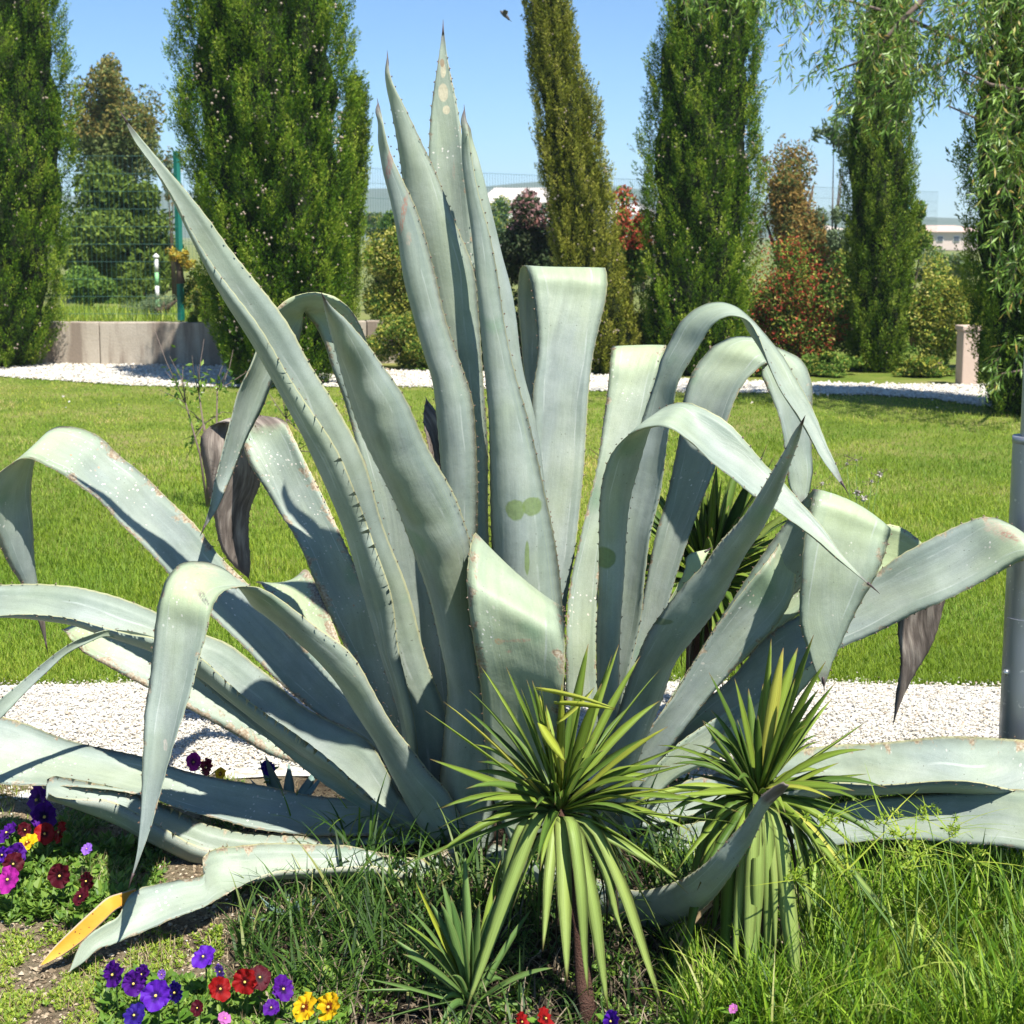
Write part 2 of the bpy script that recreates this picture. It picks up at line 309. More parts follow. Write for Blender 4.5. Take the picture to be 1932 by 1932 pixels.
def soil_mat():
    t = NT('bed_soil', 0.95, 0.1); wv = t.world(); n = t.math('ADD', t.math('MULTIPLY', t.noise(wv, 5, 6, 0.65), 0.5), t.math('MULTIPLY', t.noise(wv, 110, 5, 0.75), 0.5))
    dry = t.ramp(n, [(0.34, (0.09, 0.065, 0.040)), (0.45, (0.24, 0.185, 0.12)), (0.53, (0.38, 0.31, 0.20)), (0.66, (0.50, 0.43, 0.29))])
    hum_shade = t.ramp(n, [(0.34, (0.012, 0.009, 0.006)), (0.52, (0.04, 0.03, 0.02)), (0.7, (0.13, 0.09, 0.055))])  # dark humus, its colour also carrying the shade under the plants
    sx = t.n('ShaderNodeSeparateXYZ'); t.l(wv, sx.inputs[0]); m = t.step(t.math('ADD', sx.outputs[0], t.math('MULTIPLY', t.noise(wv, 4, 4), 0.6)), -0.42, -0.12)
    t.col(t.mix(m, dry, hum_shade)); t.bump(t.noise(wv, 80, 6, 0.75), 1.0, 0.03); return t.m
def ground_mat(name, stops, sc=3.0, fine=60, bump=0.5, extra=None):
    t = NT(name, 0.95, 0.1); wv = t.world()
    n = t.math('ADD', t.math('MULTIPLY', t.noise(wv, sc, 6, 0.65), 0.6), t.math('MULTIPLY', t.noise(wv, fine, 4, 0.7), 0.4))
    c = t.ramp(n, stops)
    t.col(c); t.bump(t.noise(wv, fine, 6, 0.7), bump, 0.03); return t.m
M_GROUND = ground_mat('far_ground', [(0.3, (0.10, 0.13, 0.03)), (0.55, (0.17, 0.19, 0.06)), (0.75, (0.27, 0.23, 0.12))], 0.5, 20)
M_LAWNB = ground_mat('lawn_base', [(0.36, (0.06, 0.11, 0.013)), (0.5, (0.14, 0.18, 0.03)), (0.66, (0.25, 0.21, 0.09))], 1.3, 90)
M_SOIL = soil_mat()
def gravel_mat():
    t = NT('gravel_bed', 0.95, 0.1); wv = t.world(); v = t.vor(wv, 62)
    cc = t.vor(wv, 62, 'Color'); c = t.ramp(cc, [(0.0, (0.44, 0.41, 0.35)), (0.5, (0.60, 0.58, 0.53)), (1.0, (0.66, 0.64, 0.60))])
    c = t.mix(t.step(v, 0.48, 0.75), c, (0.36, 0.33, 0.27)); t.col(c); t.bump(v, -0.8, 0.02); return t.m
M_GRAV = gravel_mat()
def concrete_mat():
    t = NT('stained_concrete', 0.9, 0.15); wv = t.world()
    c = t.mix(t.noise(wv, 2.2, 6), (0.34, 0.29, 0.225), (0.50, 0.44, 0.36))
    st = t.noise(t.world((3.0, 3.0, 0.35)), 1.6, 4); c = t.mix(t.math('MULTIPLY', t.step(st, 0.44, 0.56), 0.85), c, (0.20, 0.155, 0.12))
    c = t.mix(0.25, c, t.ramp(t.noise(wv, 60, 4), [(0.3, 0.6), (0.7, 1.3)]), 'MULTIPLY'); t.col(c); t.bump(t.noise(wv, 40, 5), 0.4, 0.01); return t.m
M_CONC = concrete_mat()
M_FENCE = plain('green_paint', (0.012, 0.16, 0.12), 0.4, 0.5, var=0.1)
M_WIRE = plain('green_wire', (0.03, 0.10, 0.085), 0.4, 0.5, var=0.1)
def metal_mat():
    t = NT('grey_lamp_post', 0.42, 0.5); wv = t.world(); t.b.inputs['Metallic'].default_value = 0.75
    c = t.mix(t.noise(t.world((40, 40, 3)), 1.0, 4), (0.28, 0.30, 0.34), (0.38, 0.40, 0.45))
    c = t.mix(t.step(t.noise(wv, 70, 3), 0.66, 0.7), c, (0.55, 0.55, 0.58)); t.col(c)
    t.l(t.ramp(t.noise(wv, 12, 5), [(0.3, 0.32), (0.7, 0.55)]), t.b.inputs['Roughness']); return t.m
M_METAL = metal_mat()
M_BOLT = plain('bolt_steel', (0.55, 0.55, 0.55), 0.3, 0.5, 0.9)
# ================================================================== SETTING
def sheet(name, poly, z, mat, kind='structure'):
    me = mesh_py(name, [(p[0], p[1], z) for p in poly], [tuple(range(len(poly)))])
    return tag(link(name, me, None, mat), kind=kind)
sheet('ground', [(-995, -25), (995, -25), (995, 1140), (-995, 1140)], -0.06, M_GROUND)
# far gravel path, from its two edges on the picture
far_top = [(-700, 668), (-300, 676), (0, 683), (200, 688), (430, 692), (750, 700), (1130, 710), (1450, 722), (1650, 727), (1840, 728), (2200, 728), (2700, 730), (4200, 734)]
far_bot = [(-700, 698), (-300, 705), (0, 710), (250, 727), (430, 730), (750, 729), (1130, 737), (1450, 741), (1650, 745), (1760, 752), (1850, 766), (2200, 782), (2700, 800), (4200, 840)]
far_poly = [G(*p) for p in far_top] + [G(*p) for p in far_bot[::-1]]
near_top = [(-900, 1268), (-300, 1280), (0, 1293), (150, 1290), (270, 1284), (700, 1282), (1200, 1285), (1580, 1286), (1890, 1296), (2300, 1290), (2800, 1280)]
near_bot = [(-900, 1520), (-300, 1512), (0, 1492), (100, 1480), (250, 1462), (420, 1446), (520, 1440), (700, 1440), (1200, 1450), (1600, 1460), (1900, 1466), (2300, 1470), (2800, 1480)]
near_poly = [G(*p) for p in near_top] + [G(p[0], p[1]+24) for p in near_bot[::-1]]
sheet('lawn', [G(-900, 1345)[:2], G(2800, 1345)[:2], (14, 9), (14, 24), (-14, 24), (-14, 9)], -0.006, M_LAWNB)
sheet('gravel_path', near_poly, 0.000, M_GRAV)
sheet('gravel_path', far_poly, 0.002, M_GRAV)
# bed soil: lumpy
_rs = np.random.default_rng(21); _prm = _rs.uniform(0, 6.28, (18, 2)); _fr = _rs.uniform(2, 46, (18, 2))*_rs.choice([-1, 1], (18, 2))
def soilz(XX, YY):
    Z = np.zeros_like(XX, dtype=float)
    for i in range(18): Z += np.sin(XX*_fr[i, 0]+_prm[i, 0]+1.5*np.sin(YY*3+i))*np.sin(YY*_fr[i, 1]+_prm[i, 1])*0.007/(1+np.hypot(*_fr[i])/14)
    return Z+0.002-np.clip((YY-3.74)/0.2, 0, 1)*0.045
def soil():
    nx, ny = 260, 130; X = np.linspace(-3.2, 3.2, nx); Yb = np.linspace(1.6, 4.15, ny); V = []; F = []
    XX, YY = np.meshgrid(X, Yb); Z = soilz(XX, YY)
    V = np.stack([XX, YY, Z], -1).reshape(-1, 3)
    for j in range(ny-1):
        for i in range(nx-1): a = j*nx+i; F.append((a, a+1, a+nx+1, a+nx))
    return tag(link('flower_bed_soil', mesh_py('flower_bed_soil', V, F, smooth=True), None, M_SOIL), kind='structure')
soil()
def interp_edge(edge, x): return np.interp(x, [p[0] for p in edge], [p[1] for p in edge])
# pebbles on the near path
def pebbles(name, pts, size, mat, label=None):
    N = len(pts); base = np.array([(1, 0, 0), (-1, 0, 0), (0, 1, 0), (0, -1, 0), (0, 0, 1), (0, 0, -1)], float)
    F = np.array([(0, 2, 4), (2, 1, 4), (1, 3, 4), (3, 0, 4), (2, 0, 5), (1, 2, 5), (3, 1, 5), (0, 3, 5)])
    sc = size[:, None, None]*rng.uniform(0.55, 1.15, (N, 6, 1))*np.array([1, 0.8, 0.55])[None, None, :]
    th = rng.uniform(0, 6.28, N); ti = rng.uniform(-0.6, 0.6, N)
    v = base[None]*sc
    c, s = np.cos(ti)[:, None], np.sin(ti)[:, None]; v = np.stack([v[..., 0]*c-v[..., 2]*s, v[..., 1], v[..., 0]*s+v[..., 2]*c], -1)
    c, s = np.cos(th)[:, None], np.sin(th)[:, None]; v = np.stack([v[..., 0]*c-v[..., 1]*s, v[..., 0]*s+v[..., 1]*c, v[..., 2]], -1)
    V = (v+pts[:, None, :]).reshape(-1, 3); idx = (np.arange(N)[:, None, None]*6+F[None]).reshape(-1)
    me = mesh_np(name, V, idx, np.arange(N*8)*3, np.full(N*8, 3), {'rnd': np.repeat(rng.random(N), 6)})
    o = link(name, me, None, mat); tag(o, label, 'gravel', kind='stuff'); return o
def near_pebbles():
    N = 44000; x = rng.uniform(-330, 2260, N); yt = interp_edge(near_top, x); yb = interp_edge(near_bot, x)
    u = rng.random(N); y = yt+(yb-yt)*u + rng.normal(0, 7, N)
    pts = np.array([G(a, b) for a, b in zip(x, y)]); s = rng.uniform(0.003, 0.0078, N); pts[:, 2] = s*0.3+0.002+rng.uniform(0, 0.006, N)
    pebbles('white_gravel', pts, s, M_PEB, 'white marble chips covering the near path behind the agave')
    N = 34000; x = rng.uniform(-400, 2650, N); yt = interp_edge(far_top, x); yb = interp_edge(far_bot, x)
    y = yt+(yb-yt)*rng.random(N)+rng.normal(0, 1.5, N)
    pts = np.array([G(a, b) for a, b in zip(x, y)]); s = rng.uniform(0.012, 0.03, N); pts[:, 2] = s*0.3+0.004
    pebbles('white_gravel', pts, s, M_PEB, 'white stone chips covering the far path at the foot of the cypresses')
near_pebbles()
# scattered stones in the bed and grass
def stray():
    px = list(zip(rng.uniform(0, 420, 130), 1500+rng.random(130)**1.3*430)) + list(zip(rng.uniform(500, 1932, 60), rng.uniform(1640, 1932, 60)))+list(zip(rng.uniform(0, 120, 60), rng.uniform(1480, 1520, 60)))
    pts = np.array([G(a, b) for a, b in px]); s = rng.uniform(0.002, 0.007, len(pts)); pts[:, 2] = soilz(pts[:, 0], pts[:, 1])+0.002
    o = pebbles('loose_stones', pts, s, M_PEB, 'small white stones strewn over the bare soil of the flower bed')
    px = list(zip(rng.uniform(60, 1800, 36), rng.uniform(735, 790, 36))); pts = np.array([G(a, b) for a, b in px]); pts[:, 2] = 0.03
    pebbles('loose_stones', pts, rng.uniform(0.008, 0.024, 36), M_PEB, 'white stones strayed from the far path onto the lawn')
stray()
# lawn blades
def lawn():
    P_ = []; H = []
    NB = 400000; x = np.where(rng.random(NB) < 0.88, rng.uniform(-100, 2040, NB), np.where(rng.random(NB) < 0.5, rng.uniform(-450, -100, NB), rng.uniform(2040, 2450, NB))); d = rng.random(NB)
    y = 1292-(1292-712)*d**1.15
    nt_ = interp_edge(near_top, x); fb = interp_edge(far_bot, x)
    ok = (y < nt_+rng.normal(0, 4, len(x))) & (y > fb+rng.normal(0, 2.0, len(x))-1)
    x, y = x[ok], y[ok]
    r0 = (x-AX)/FPX; v = -(y-AY)/FPX; dy = v*_s+_c; dz = v*_c-_s; t = -CAMH/dz
    base = np.stack([r0*t, dy*t, np.zeros_like(t)], 1); dep = base[:, 1]
    N = len(base); hn = 0.5+0.5*np.sin(base[:, 0]*2.1+np.sin(base[:, 1]*1.7)*2)*np.sin(base[:, 1]*1.3+1)
    L = (0.018+0.014*hn)*rng.uniform(0.55, 1.3, N)*np.clip(1.5-np.abs(dep-13.6)*0-np.clip(dep-8, 0, 9)*0.12, 0.5, 1.5); w = 0.0019*(0.45+dep/6.0)*rng.uniform(0.8, 1.5, N)
    pr = np.clip(rng.random(N)*0.75+0.08+np.clip((dep-9)/6, 0, 1)*0.12 + np.where((np.sin(base[:, 0]*3.1+base[:, 1]*1.3)*np.sin(base[:, 1]*2.3-base[:, 0])>0.55)&(dep>8), 0.3, 0) + 0.16*(np.sin(base[:, 0]*1.1+2)+np.sin(base[:, 1]*0.9+base[:, 0]*0.7)), 0, 1)
    me = strips('lawn_grass', base, L, w, rng.uniform(0.1, 0.7, N), rng.uniform(0.1, 0.9, N), rng.uniform(0, 6.28, N), 2, attr=pr)
    tag(link('lawn_grass', me, None, M_LAWN), 'bright green mown lawn grass between the two white gravel paths', 'grass', kind='stuff')
lawn()
# low hills and sea far away
def hills():
    xs = np.linspace(-900, 900, 160); V = []; F = []
    for i, x in enumerate(xs):
        h = 30+7*math.sin(x*0.006+1)+4*math.sin(x*0.013)+1.5*math.sin(x*0.05); h *= 0.35+0.65/(1+math.exp((x-110)/50))
        V += [(x, 760, -2), (x, 800, h*0.6), (x, 900, h), (x, 1100, -2)]
    for i in range(len(xs)-1):
        for k in range(3): a = i*4+k; F.append((a, a+4, a+5, a+1))
    t = NT('far_woods', 1.0, 0.0); t.col(t.mix(t.noise(t.world(), 0.02, 6), (0.05, 0.09, 0.05), (0.12, 0.15, 0.09)))
    tag(link('hills', mesh_py('hills', V, F, smooth=True), None, t.m), kind='structure')
hills()
# concrete wall under the mesh fence
WA = G(-500, 684); WB = G(430, 688); WC = G(1180, 676); WD = (9.5, 27.0, 0)
def wall_run(parent, a, b, h, th, n):
    a = np.array(a[:2]); b = np.array(b[:2]); d = b-a; L = np.linalg.norm(d); u = d/L; rz = math.atan2(u[1], u[0])
    for i in range(n):
        c = a+u*L*(i+0.5)/n; box('concrete_panel', (c[0], c[1], h/2-0.02), (L/n-0.012, th, h+0.04), M_CONC, parent, rz, 0.008)
WH = P(300, 608, WB[1])[2]
wall = empty('retaining_wall', (WA[0], WA[1], 0), 'low brown stained concrete wall running behind the far path', 'wall')
wall_run(wall, WA, WB, WH, 0.2, 4); wall_run(wall, (WB[0]+0.03, WB[1]+0.0), WC, WH, 0.2, 3)
box('wall_footing', (WB[0]+0.015, WB[1]+0.06, WH/2-0.05), (0.16, 0.3, WH), M_CONC, wall)
fence = empty('mesh_fence', (WA[0], WA[1], WH), 'green welded wire mesh fence on top of the concrete wall', 'fence')
def fence_run(a, b, posts, top=2.43):
    a = np.array(a[:2]); b = np.array(b[:2])+np.array([0, 0.0]); d = b-a; L = np.linalg.norm(d); u = d/L; y0 = 0.02
    for f in posts:
        c = a+u*L*f
        box('post', (c[0], c[1], (WH+top)/2+0.02), (0.06, 0.06, top-WH), M_FENCE, fence, math.atan2(u[1], u[0]), 0.004)
    V = []; F = []
    def bar(p, q, r):
        p = np.array(p, float); q = np.array(q, float); t = unit(q-p); s = unit(np.cross(t, [0.3, 1, 0.2]))*r; s2 = np.cross(t, s)
        k = len(V)
        for e in (p, q):
            for g in (s, s2, -s, -s2): V.append(e+g)
        for j in range(4): F.append((k+j, k+(j+1) % 4, k+4+(j+1) % 4, k+4+j))
    nv = int(L/0.055)
    for i in range(nv+1):
        c = a+u*L*i/nv; bar((c[0], c[1]-0.035, WH+0.05), (c[0], c[1]-0.035, top-0.02), 0.0016)
    for z in np.arange(WH+0.1, top-0.02, 0.2): bar((a[0], a[1]-0.042, z), (b[0], b[1]-0.042, z), 0.0022)
    tag(link('wire_mesh', mesh_py('wire_mesh', V, F), fence, M_WIRE), kind='stuff')
FP = P(342, 606, WB[1])
FM = P(735, 600, 19.6)[:2]; FN = P(1760, 600, 30.0)[:2]
FA = np.array([FP[0]-5.0, WB[1]-0.0]); fence_run(FA, (FP[0], WB[1]), [0, 2/5.])
fence_run((FP[0], WB[1]), FM, [0, 0.36]); fence_run(FM, FN, [0.42, 0.92])
# raised bank behind the wall
def bank():
    V = [(-14, WB[1]+0.1, WH-0.06), (WB[0], WB[1]+0.1, WH-0.06), (WC[0], WC[1]+0.1, WH-0.06), (20, 34, WH-0.06), (40, 90, -0.5), (-60, 90, -0.5)]
    me = mesh_py('raised_bank', V, [(0, 1, 2, 3, 4, 5)]); tag(link('raised_bank', me, None, M_GROUND), kind='structure')
bank()
N = 9000
xx = rng.uniform(-9, WB[0]+0.4, N); yy = rng.uniform(WB[1]+0.12, WB[1]+4, N)
me = strips('dry_bank_grass', np.stack([xx, yy, np.full(N, WH-0.06)], 1), rng.uniform(0.05, 0.16, N), rng.uniform(0.008, 0.018, N), rng.uniform(0, 0.5, N), rng.uniform(0, 0.8, N), rng.uniform(0, 6.28, N), 2)
tag(link('dry_bank_grass', me, None, M_SEDGE), 'yellowed rough grass along the top of the concrete wall', 'grass', kind='stuff')
# ================================================================== LEAF BUILDER
Y0 = 3.45
def catmull(S, n):
    S = np.array(S, float); mid = (S[:, 0:2]+S[:, 2:4])/2
    d = np.concatenate([[0], np.cumsum(np.maximum(np.hypot(*np.diff(mid, axis=0).T)+0.35*np.abs(np.diff(S[:, 4]))*900+0.25*np.hypot(*np.diff(S[:, 0:2], axis=0).T), 4))])
    m = len(S); D = np.empty_like(S)
    for i in range(m):
        if i == 0: D[i] = (S[1]-S[0])/(d[1]-d[0])
        elif i == m-1: D[i] = (S[-1]-S[-2])/(d[-1]-d[-2])
        else:
            h0, h1 = d[i]-d[i-1], d[i+1]-d[i]; D[i] = ((S[i]-S[i-1])/h0*h1+(S[i+1]-S[i])/h1*h0)/(h0+h1)
    q = np.linspace(0, d[-1], n); out = np.empty((n, S.shape[1])); 
    for k, t in enumerate(q):
        i = min(np.searchsorted(d, t, side='right')-1, m-2); h = d[i+1]-d[i]; u = (t-d[i])/h
        out[k] = (2*u**3-3*u**2+1)*S[i]+(u**3-2*u**2+u)*h*D[i]+(-2*u**3+3*u**2)*S[i+1]+(u**3-u**2)*h*D[i+1]
    return out, q/d[-1]
def smooth1(a, k):
    for _ in range(k): a = np.concatenate([a[:1], (a[:-2]+2*a[1:-1]+a[2:])/4, a[-1:]])
    return a
def ribbon(name, parent, st, keel=None, c=0.13, thick=0.03, scar=0.0, dead=None, yel=1.0, mat=None, spine=True, teeth=True, label=None, nu=8, n=None, blunt=False, tipdark=1.0, toothy=1.0, ty=0.0, wav=0.006):
    """st: stations base->tip (ax,ay,bx,by,da,db). T x (b-a) is the upper side of the leaf."""
    S = []
    for s in st:
        s = list(s)
        if len(s) == 3: s = [s[0], s[1], s[0], s[1], s[2], s[2]]      # tip
        if len(s) == 5: s = s+[s[4]]
        S.append(s)
    lenpx = sum(math.hypot((a[0]+a[2]-b[0]-b[2])/2, (a[1]+a[3]-b[1]-b[3])/2) for a, b in zip(S, S[1:]))
    if n is None: n = int(np.clip(lenpx/6.5, 40, 190))
    R, s = catmull(S, n)
    A = np.array([P(r[0], r[1], Y0+r[4]) for r in R]); B = np.array([P(r[2], r[3], Y0+r[5]) for r in R])
    C = (A+B)/2; Wv = B-A; Wl = np.linalg.norm(Wv, axis=1)
    al0 = np.cumsum(np.linalg.norm(np.gradient(C, axis=0), axis=1)); sp = rnd.uniform(0.028, 0.036); ph = (rnd.random(), rnd.random())
    if teeth and len(st) > 2:      # scalloped margins, a tooth on each crest
        wob = 0.25*np.sin(al0*23+ph[0]*6)
        sa = np.abs(np.sin(np.pi*(al0/sp+wob+ph[0]))); sb = np.abs(np.sin(np.pi*(al0/sp+wob*0.8+ph[1]))); amp = 0.0019*np.clip(Wl/0.06, 0, 1)[:, None]; wu = Wv/np.maximum(Wl, 1e-6)[:, None]
        sinA = wu*amp*sa[:, None]; sinB = -wu*amp*sb[:, None]
    else: sinA = sinB = np.zeros_like(A)
    T = unit(np.gradient(C, axis=0)); N = np.cross(T, Wv)
    for _ in range(14): N = np.concatenate([N[:1], (N[:-2]+2*N[1:-1]+N[2:])/4, N[-1:]])
    N = unit(N); ds = np.linalg.norm(np.gradient(C, axis=0), axis=1); along = np.cumsum(ds)
    curv0 = smooth1(np.linalg.norm(np.gradient(T, axis=0), axis=1)/np.maximum(ds, 1e-4), 12)
    if keel is None: K = -N*(c*Wl*np.clip(1-curv0/9, -0.7, 1))[:, None]
    else:
        kk = np.array(keel, float)
        if kk.ndim == 1: kk = np.tile(kk, (2, 1))
        kx = np.interp(s, np.linspace(0, 1, len(kk)), kk[:, 0]); ky = np.interp(s, np.linspace(0, 1, len(kk)), kk[:, 1])
        kz = np.interp(s, np.linspace(0, 1, len(kk)), kk[:, 2]) if kk.shape[1] > 2 else 0*s
        sc = C[:, 1]/FPX*np.minimum(Wl/np.median(Wl), 1.0)
        K = np.stack([kx*sc, kz*np.minimum(Wl/np.median(Wl), 1.0), -ky*sc], 1)
    curv = np.linalg.norm(np.gradient(T, axis=0), axis=1)/np.maximum(ds, 1e-4)
    yl = np.clip(smooth1(curv, 30)/9-0.12, 0, 1)*yel+ty
    th = np.minimum(thick*(1-0.75*s), 0.30*Wl+0.0004)
    wphase = rnd.uniform(0, 6.28); w2 = rnd.uniform(0, 6.28)
    V = []; AT = {'yel': [], 'scar': [], 'edge': [], 'dead': [], 'tip': []}; UV = []
    nt_ = nu+1; ring = nt_+nu-1
    for i in range(n):
        dv = 0.0 if dead is None else float(np.clip((s[i]-dead)/0.08+0.5, 0, 1))
        for side in (0, 1):
            rngu = range(nt_) if side == 0 else range(nu-1, 0, -1)
            for j in rngu:
                u = j/nu; p = A[i]*(1-u)+B[i]*u+K[i]*4*u*(1-u)
                e = abs(2*u-1)
                if side == 1: p = p-N[i]*th[i]*(1-e**2)**0.7
                if j == 0: p = p+sinA[i]
                elif j == nu: p = p+sinB[i]
                p = p+N[i]*Wl[i]*0.02*math.sin(along[i]*9+wphase+u*3)+N[i]*wav*math.sin(along[i]*17+w2)*e*e*min(1, Wl[i]/0.06)
                V.append(p); AT['yel'].append(yl[i]); AT['scar'].append(scar); AT['edge'].append(e); AT['dead'].append(dv)
                AT['tip'].append(float(np.clip((s[i]-0.9)/0.1, 0, 1))*tipdark); UV.append((u*Wl[i]+wphase+side*3, along[i]+w2))
    F = []
    for i in range(n-1):
        for j in range(ring):
            a, b = i*ring+j, i*ring+(j+1) % ring; F.append((a, b, b+ring, a+ring))
    F.append(tuple(range(ring))[::-1]); F.append(tuple((n-1)*ring+j for j in range(ring)))
    for q in (F,): q[:] = [f[::-1] for f in q]
    me = mesh_py(name, V, F, AT, True, UV); o = link(name, me, parent, mat or M_AGAVE)
    if label: o['label'] = label
    if spine and not blunt:
        i0 = max(int(n*0.955)-1, 1); k = np.argmax(s > s[-1]-0.028/max(along[-1], 0.1)); k = min(k, n-3)
        pts = [C[k]-N[k]*0.001, C[(k+n-1)//2], C[-1]+T[-1]*0.012]; tube('terminal_spine', pts, [0.0032, 0.0024, 0.0003], M_SPINE, o, 6)
    if teeth:
        TV = []; TF = []
        for E, sg, ss in ((A, -1, sa), (B, 1, sb)):
            nxt = 0.05
            for i in range(2, n-2):
                if along[i] < nxt or Wl[i] < 0.02 or s[i] > 0.97 or not (ss[i] <= ss[i-1] and ss[i] <= ss[i+1]): continue
                nxt = along[i]+0.012
                f = 0.0; p = E[i]*(1-f)+E[i+1]*f+(sinA if sg < 0 else sinB)[i]; w = Wv[i]/max(Wl[i], 1e-6)*sg+N[i]*0.35; w = w/max(np.linalg.norm(w), 1e-6)
                ln = rnd.uniform(0.0020, 0.0042)*toothy; hd = T[i]*rnd.choice((1, 1, -1))*ln*rnd.uniform(0.1, 0.7); b0 = len(TV)
                TV += [p-T[i]*0.0026-w*0.001, p+T[i]*0.0026-w*0.001, p+N[i]*0.0012-w*0.001, p-N[i]*0.0012-w*0.001, p+w*ln+hd]
                TF += [(b0, b0+2, b0+4), (b0+2, b0+1, b0+4), (b0+1, b0+3, b0+4), (b0+3, b0, b0+4)]
        if TF: tag(link('margin_teeth', mesh_py('margin_teeth', TV, TF), o, M_TOOTH), kind='stuff')
    return o
# ================================================================== THE AGAVE
base = G(905, 1600); base = np.array([base[0], Y0, 0])
AG = empty('agave', base, 'huge blue-green century plant with arching spiny leaves filling the middle of the picture', 'agave')
def pr(L, d0, d1, e0=None, e1=None):
    """give stations linear depths: a from d0 to d1, b from e0 to e1"""
    e0 = d0 if e0 is None else e0; e1 = d1 if e1 is None else e1; n = len(L)-1; out = []
    for i, q in enumerate(L):
        f = i/n; out.append((q[0], q[1], d0+(d1-d0)*f) if len(q) == 2 else (*q, d0+(d1-d0)*f, e0+(e1-e0)*f))
    return out
def dp(L, D, E=None):
    """depths by keyed fractions"""
    n = len(L)-1; D = np.array(D, float); E = D if E is None else np.array(E, float); out = []
    for i, q in enumerate(L):
        f = i/n; a = float(np.interp(f, D[:, 0], D[:, 1])); b = float(np.interp(f, E[:, 0], E[:, 1]))
        out.append((q[0], q[1], a) if len(q) == 2 else (*q, a, b))
    return out
lf = lambda st, **k: ribbon('leaf', AG, st, **k)
# --- central spears
lf(pr([(925, 1300, 870, 1300), (918, 1000, 860, 1000), (915, 800, 850, 800), (905, 600, 835, 600), (893, 450, 815, 450), (878, 300, 808, 300), (862, 190, 814, 190), (845, 110, 827, 110), (836, 45)], 0.10, 0.22, 0.10, 0.22), c=0.12, scar=0.25, yel=0, ty=0.18, mat=M_AG_TAN)
lf(pr([(870, 1300, 930, 1300), (850, 1000, 924, 1000), (825, 780, 917, 780), (800, 600, 905, 600), (780, 506, 894, 506), (768, 417, 860, 417), (757, 331, 825, 331), (747, 270, 795, 270), (737, 205, 766, 205), (729, 137, 738, 140), (731, 104)], 0.03, 0.02, 0.0, 0.0), c=0.1, thick=0.028, ty=0.22, scar=0.03)
lf(pr([(860, 1300, 905, 1300), (855, 1100, 900, 1100), (842, 968, 900, 968), (834, 900, 903, 906), (828, 831, 902, 835), (819, 763, 893, 755), (812, 712, 877, 708), (800, 670, 863, 668), (778, 581, 838, 581), (764, 530, 826, 530), (751, 454, 803, 452), (737, 376, 777, 376), (722, 290, 742, 290), (715, 222, 724, 225), (713, 193)], -0.02, -0.06, -0.06, -0.10), c=0.28, thick=0.03, scar=0.06, label='inner spear leaf with a long reddish scar near its tip', mat=M_AG_RED)
lf(pr([(900, 1300, 1055, 1300), (925, 1130, 1060, 1130), (950, 1000, 1045, 1000), (960, 880, 1022, 880), (955, 820, 1012, 820), (945, 763, 1002, 763), (935, 712, 990, 712), (925, 660, 982, 660), (920, 608, 975, 608), (912, 547, 964, 547), (905, 489, 949, 489), (897, 427, 935, 427), (890, 369, 918, 369), (884, 310, 900, 312), (880, 260, 886, 262), (878, 225)], 0.02, 0.06, 0.08, 0.10), c=0.2)
lf(pr([(935, 1400, 1060, 1400), (928, 1200, 1066, 1180), (925, 1080, 1056, 1080), (925, 1002, 1045, 1002), (925, 900, 1022, 893), (920, 797, 997, 797), (915, 712, 976, 715), (911, 650, 962, 645), (903, 564, 946, 564), (898, 506, 935, 506), (893, 427, 922, 430), (886, 342, 903, 350), (881, 280, 889, 290), (877, 239, 880, 243), (876, 205)], -0.05, -0.05, -0.09, -0.09), c=0.22, thick=0.035, label='inner spear leaf with a rubbed green print low on its face', mat=M_AG_PRINT)
# --- left side
lf(dp([(850, 1520, 800, 1530), (842, 1350, 775, 1330), (812, 1259, 758, 1235), (775, 1139, 738, 1139), (754, 1071, 722, 1080), (724, 978, 696, 990), (693, 893, 660, 910), (655, 808, 620, 826), (625, 745, 577, 754), (581, 675, 532, 686), (545, 615, 488, 620), (506, 559, 444, 560), (472, 514, 412, 515), (429, 458, 378, 462), (396, 414, 353, 420), (354, 364, 327, 374), (302, 304, 289, 315), (260, 253, 251, 260), (232, 219)], [(0, -0.05), (0.3, -0.22), (1, -0.45)], [(0, -0.12), (0.3, -0.30), (1, -0.45)]), keel=[(-40, 20), (-50, 20), (-52, 20), (-38, 15), (-14, 5)], thick=0.022, yel=0.3, ty=0.1)
lf(dp([(828, 1560, 935, 1580), (829, 1470, 930, 1490), (836, 1391, 922, 1420), (843, 1286, 910, 1310), (826, 1207, 898, 1230), (802, 1105, 890, 1120), (778, 1036, 892, 1045), (744, 951, 872, 975), (710, 879, 847, 915), (676, 804, 806, 835), (650, 735, 765, 750), (634, 680, 718, 685), (624, 635, 688, 640), (616, 600, 652, 598), (611, 578, 626, 577), (608, 556)], [(0, -0.10), (0.4, -0.30), (1, -0.72)]), c=0.30, thick=0.04, yel=0, label='broad upright leaf showing its shaded grey underside')
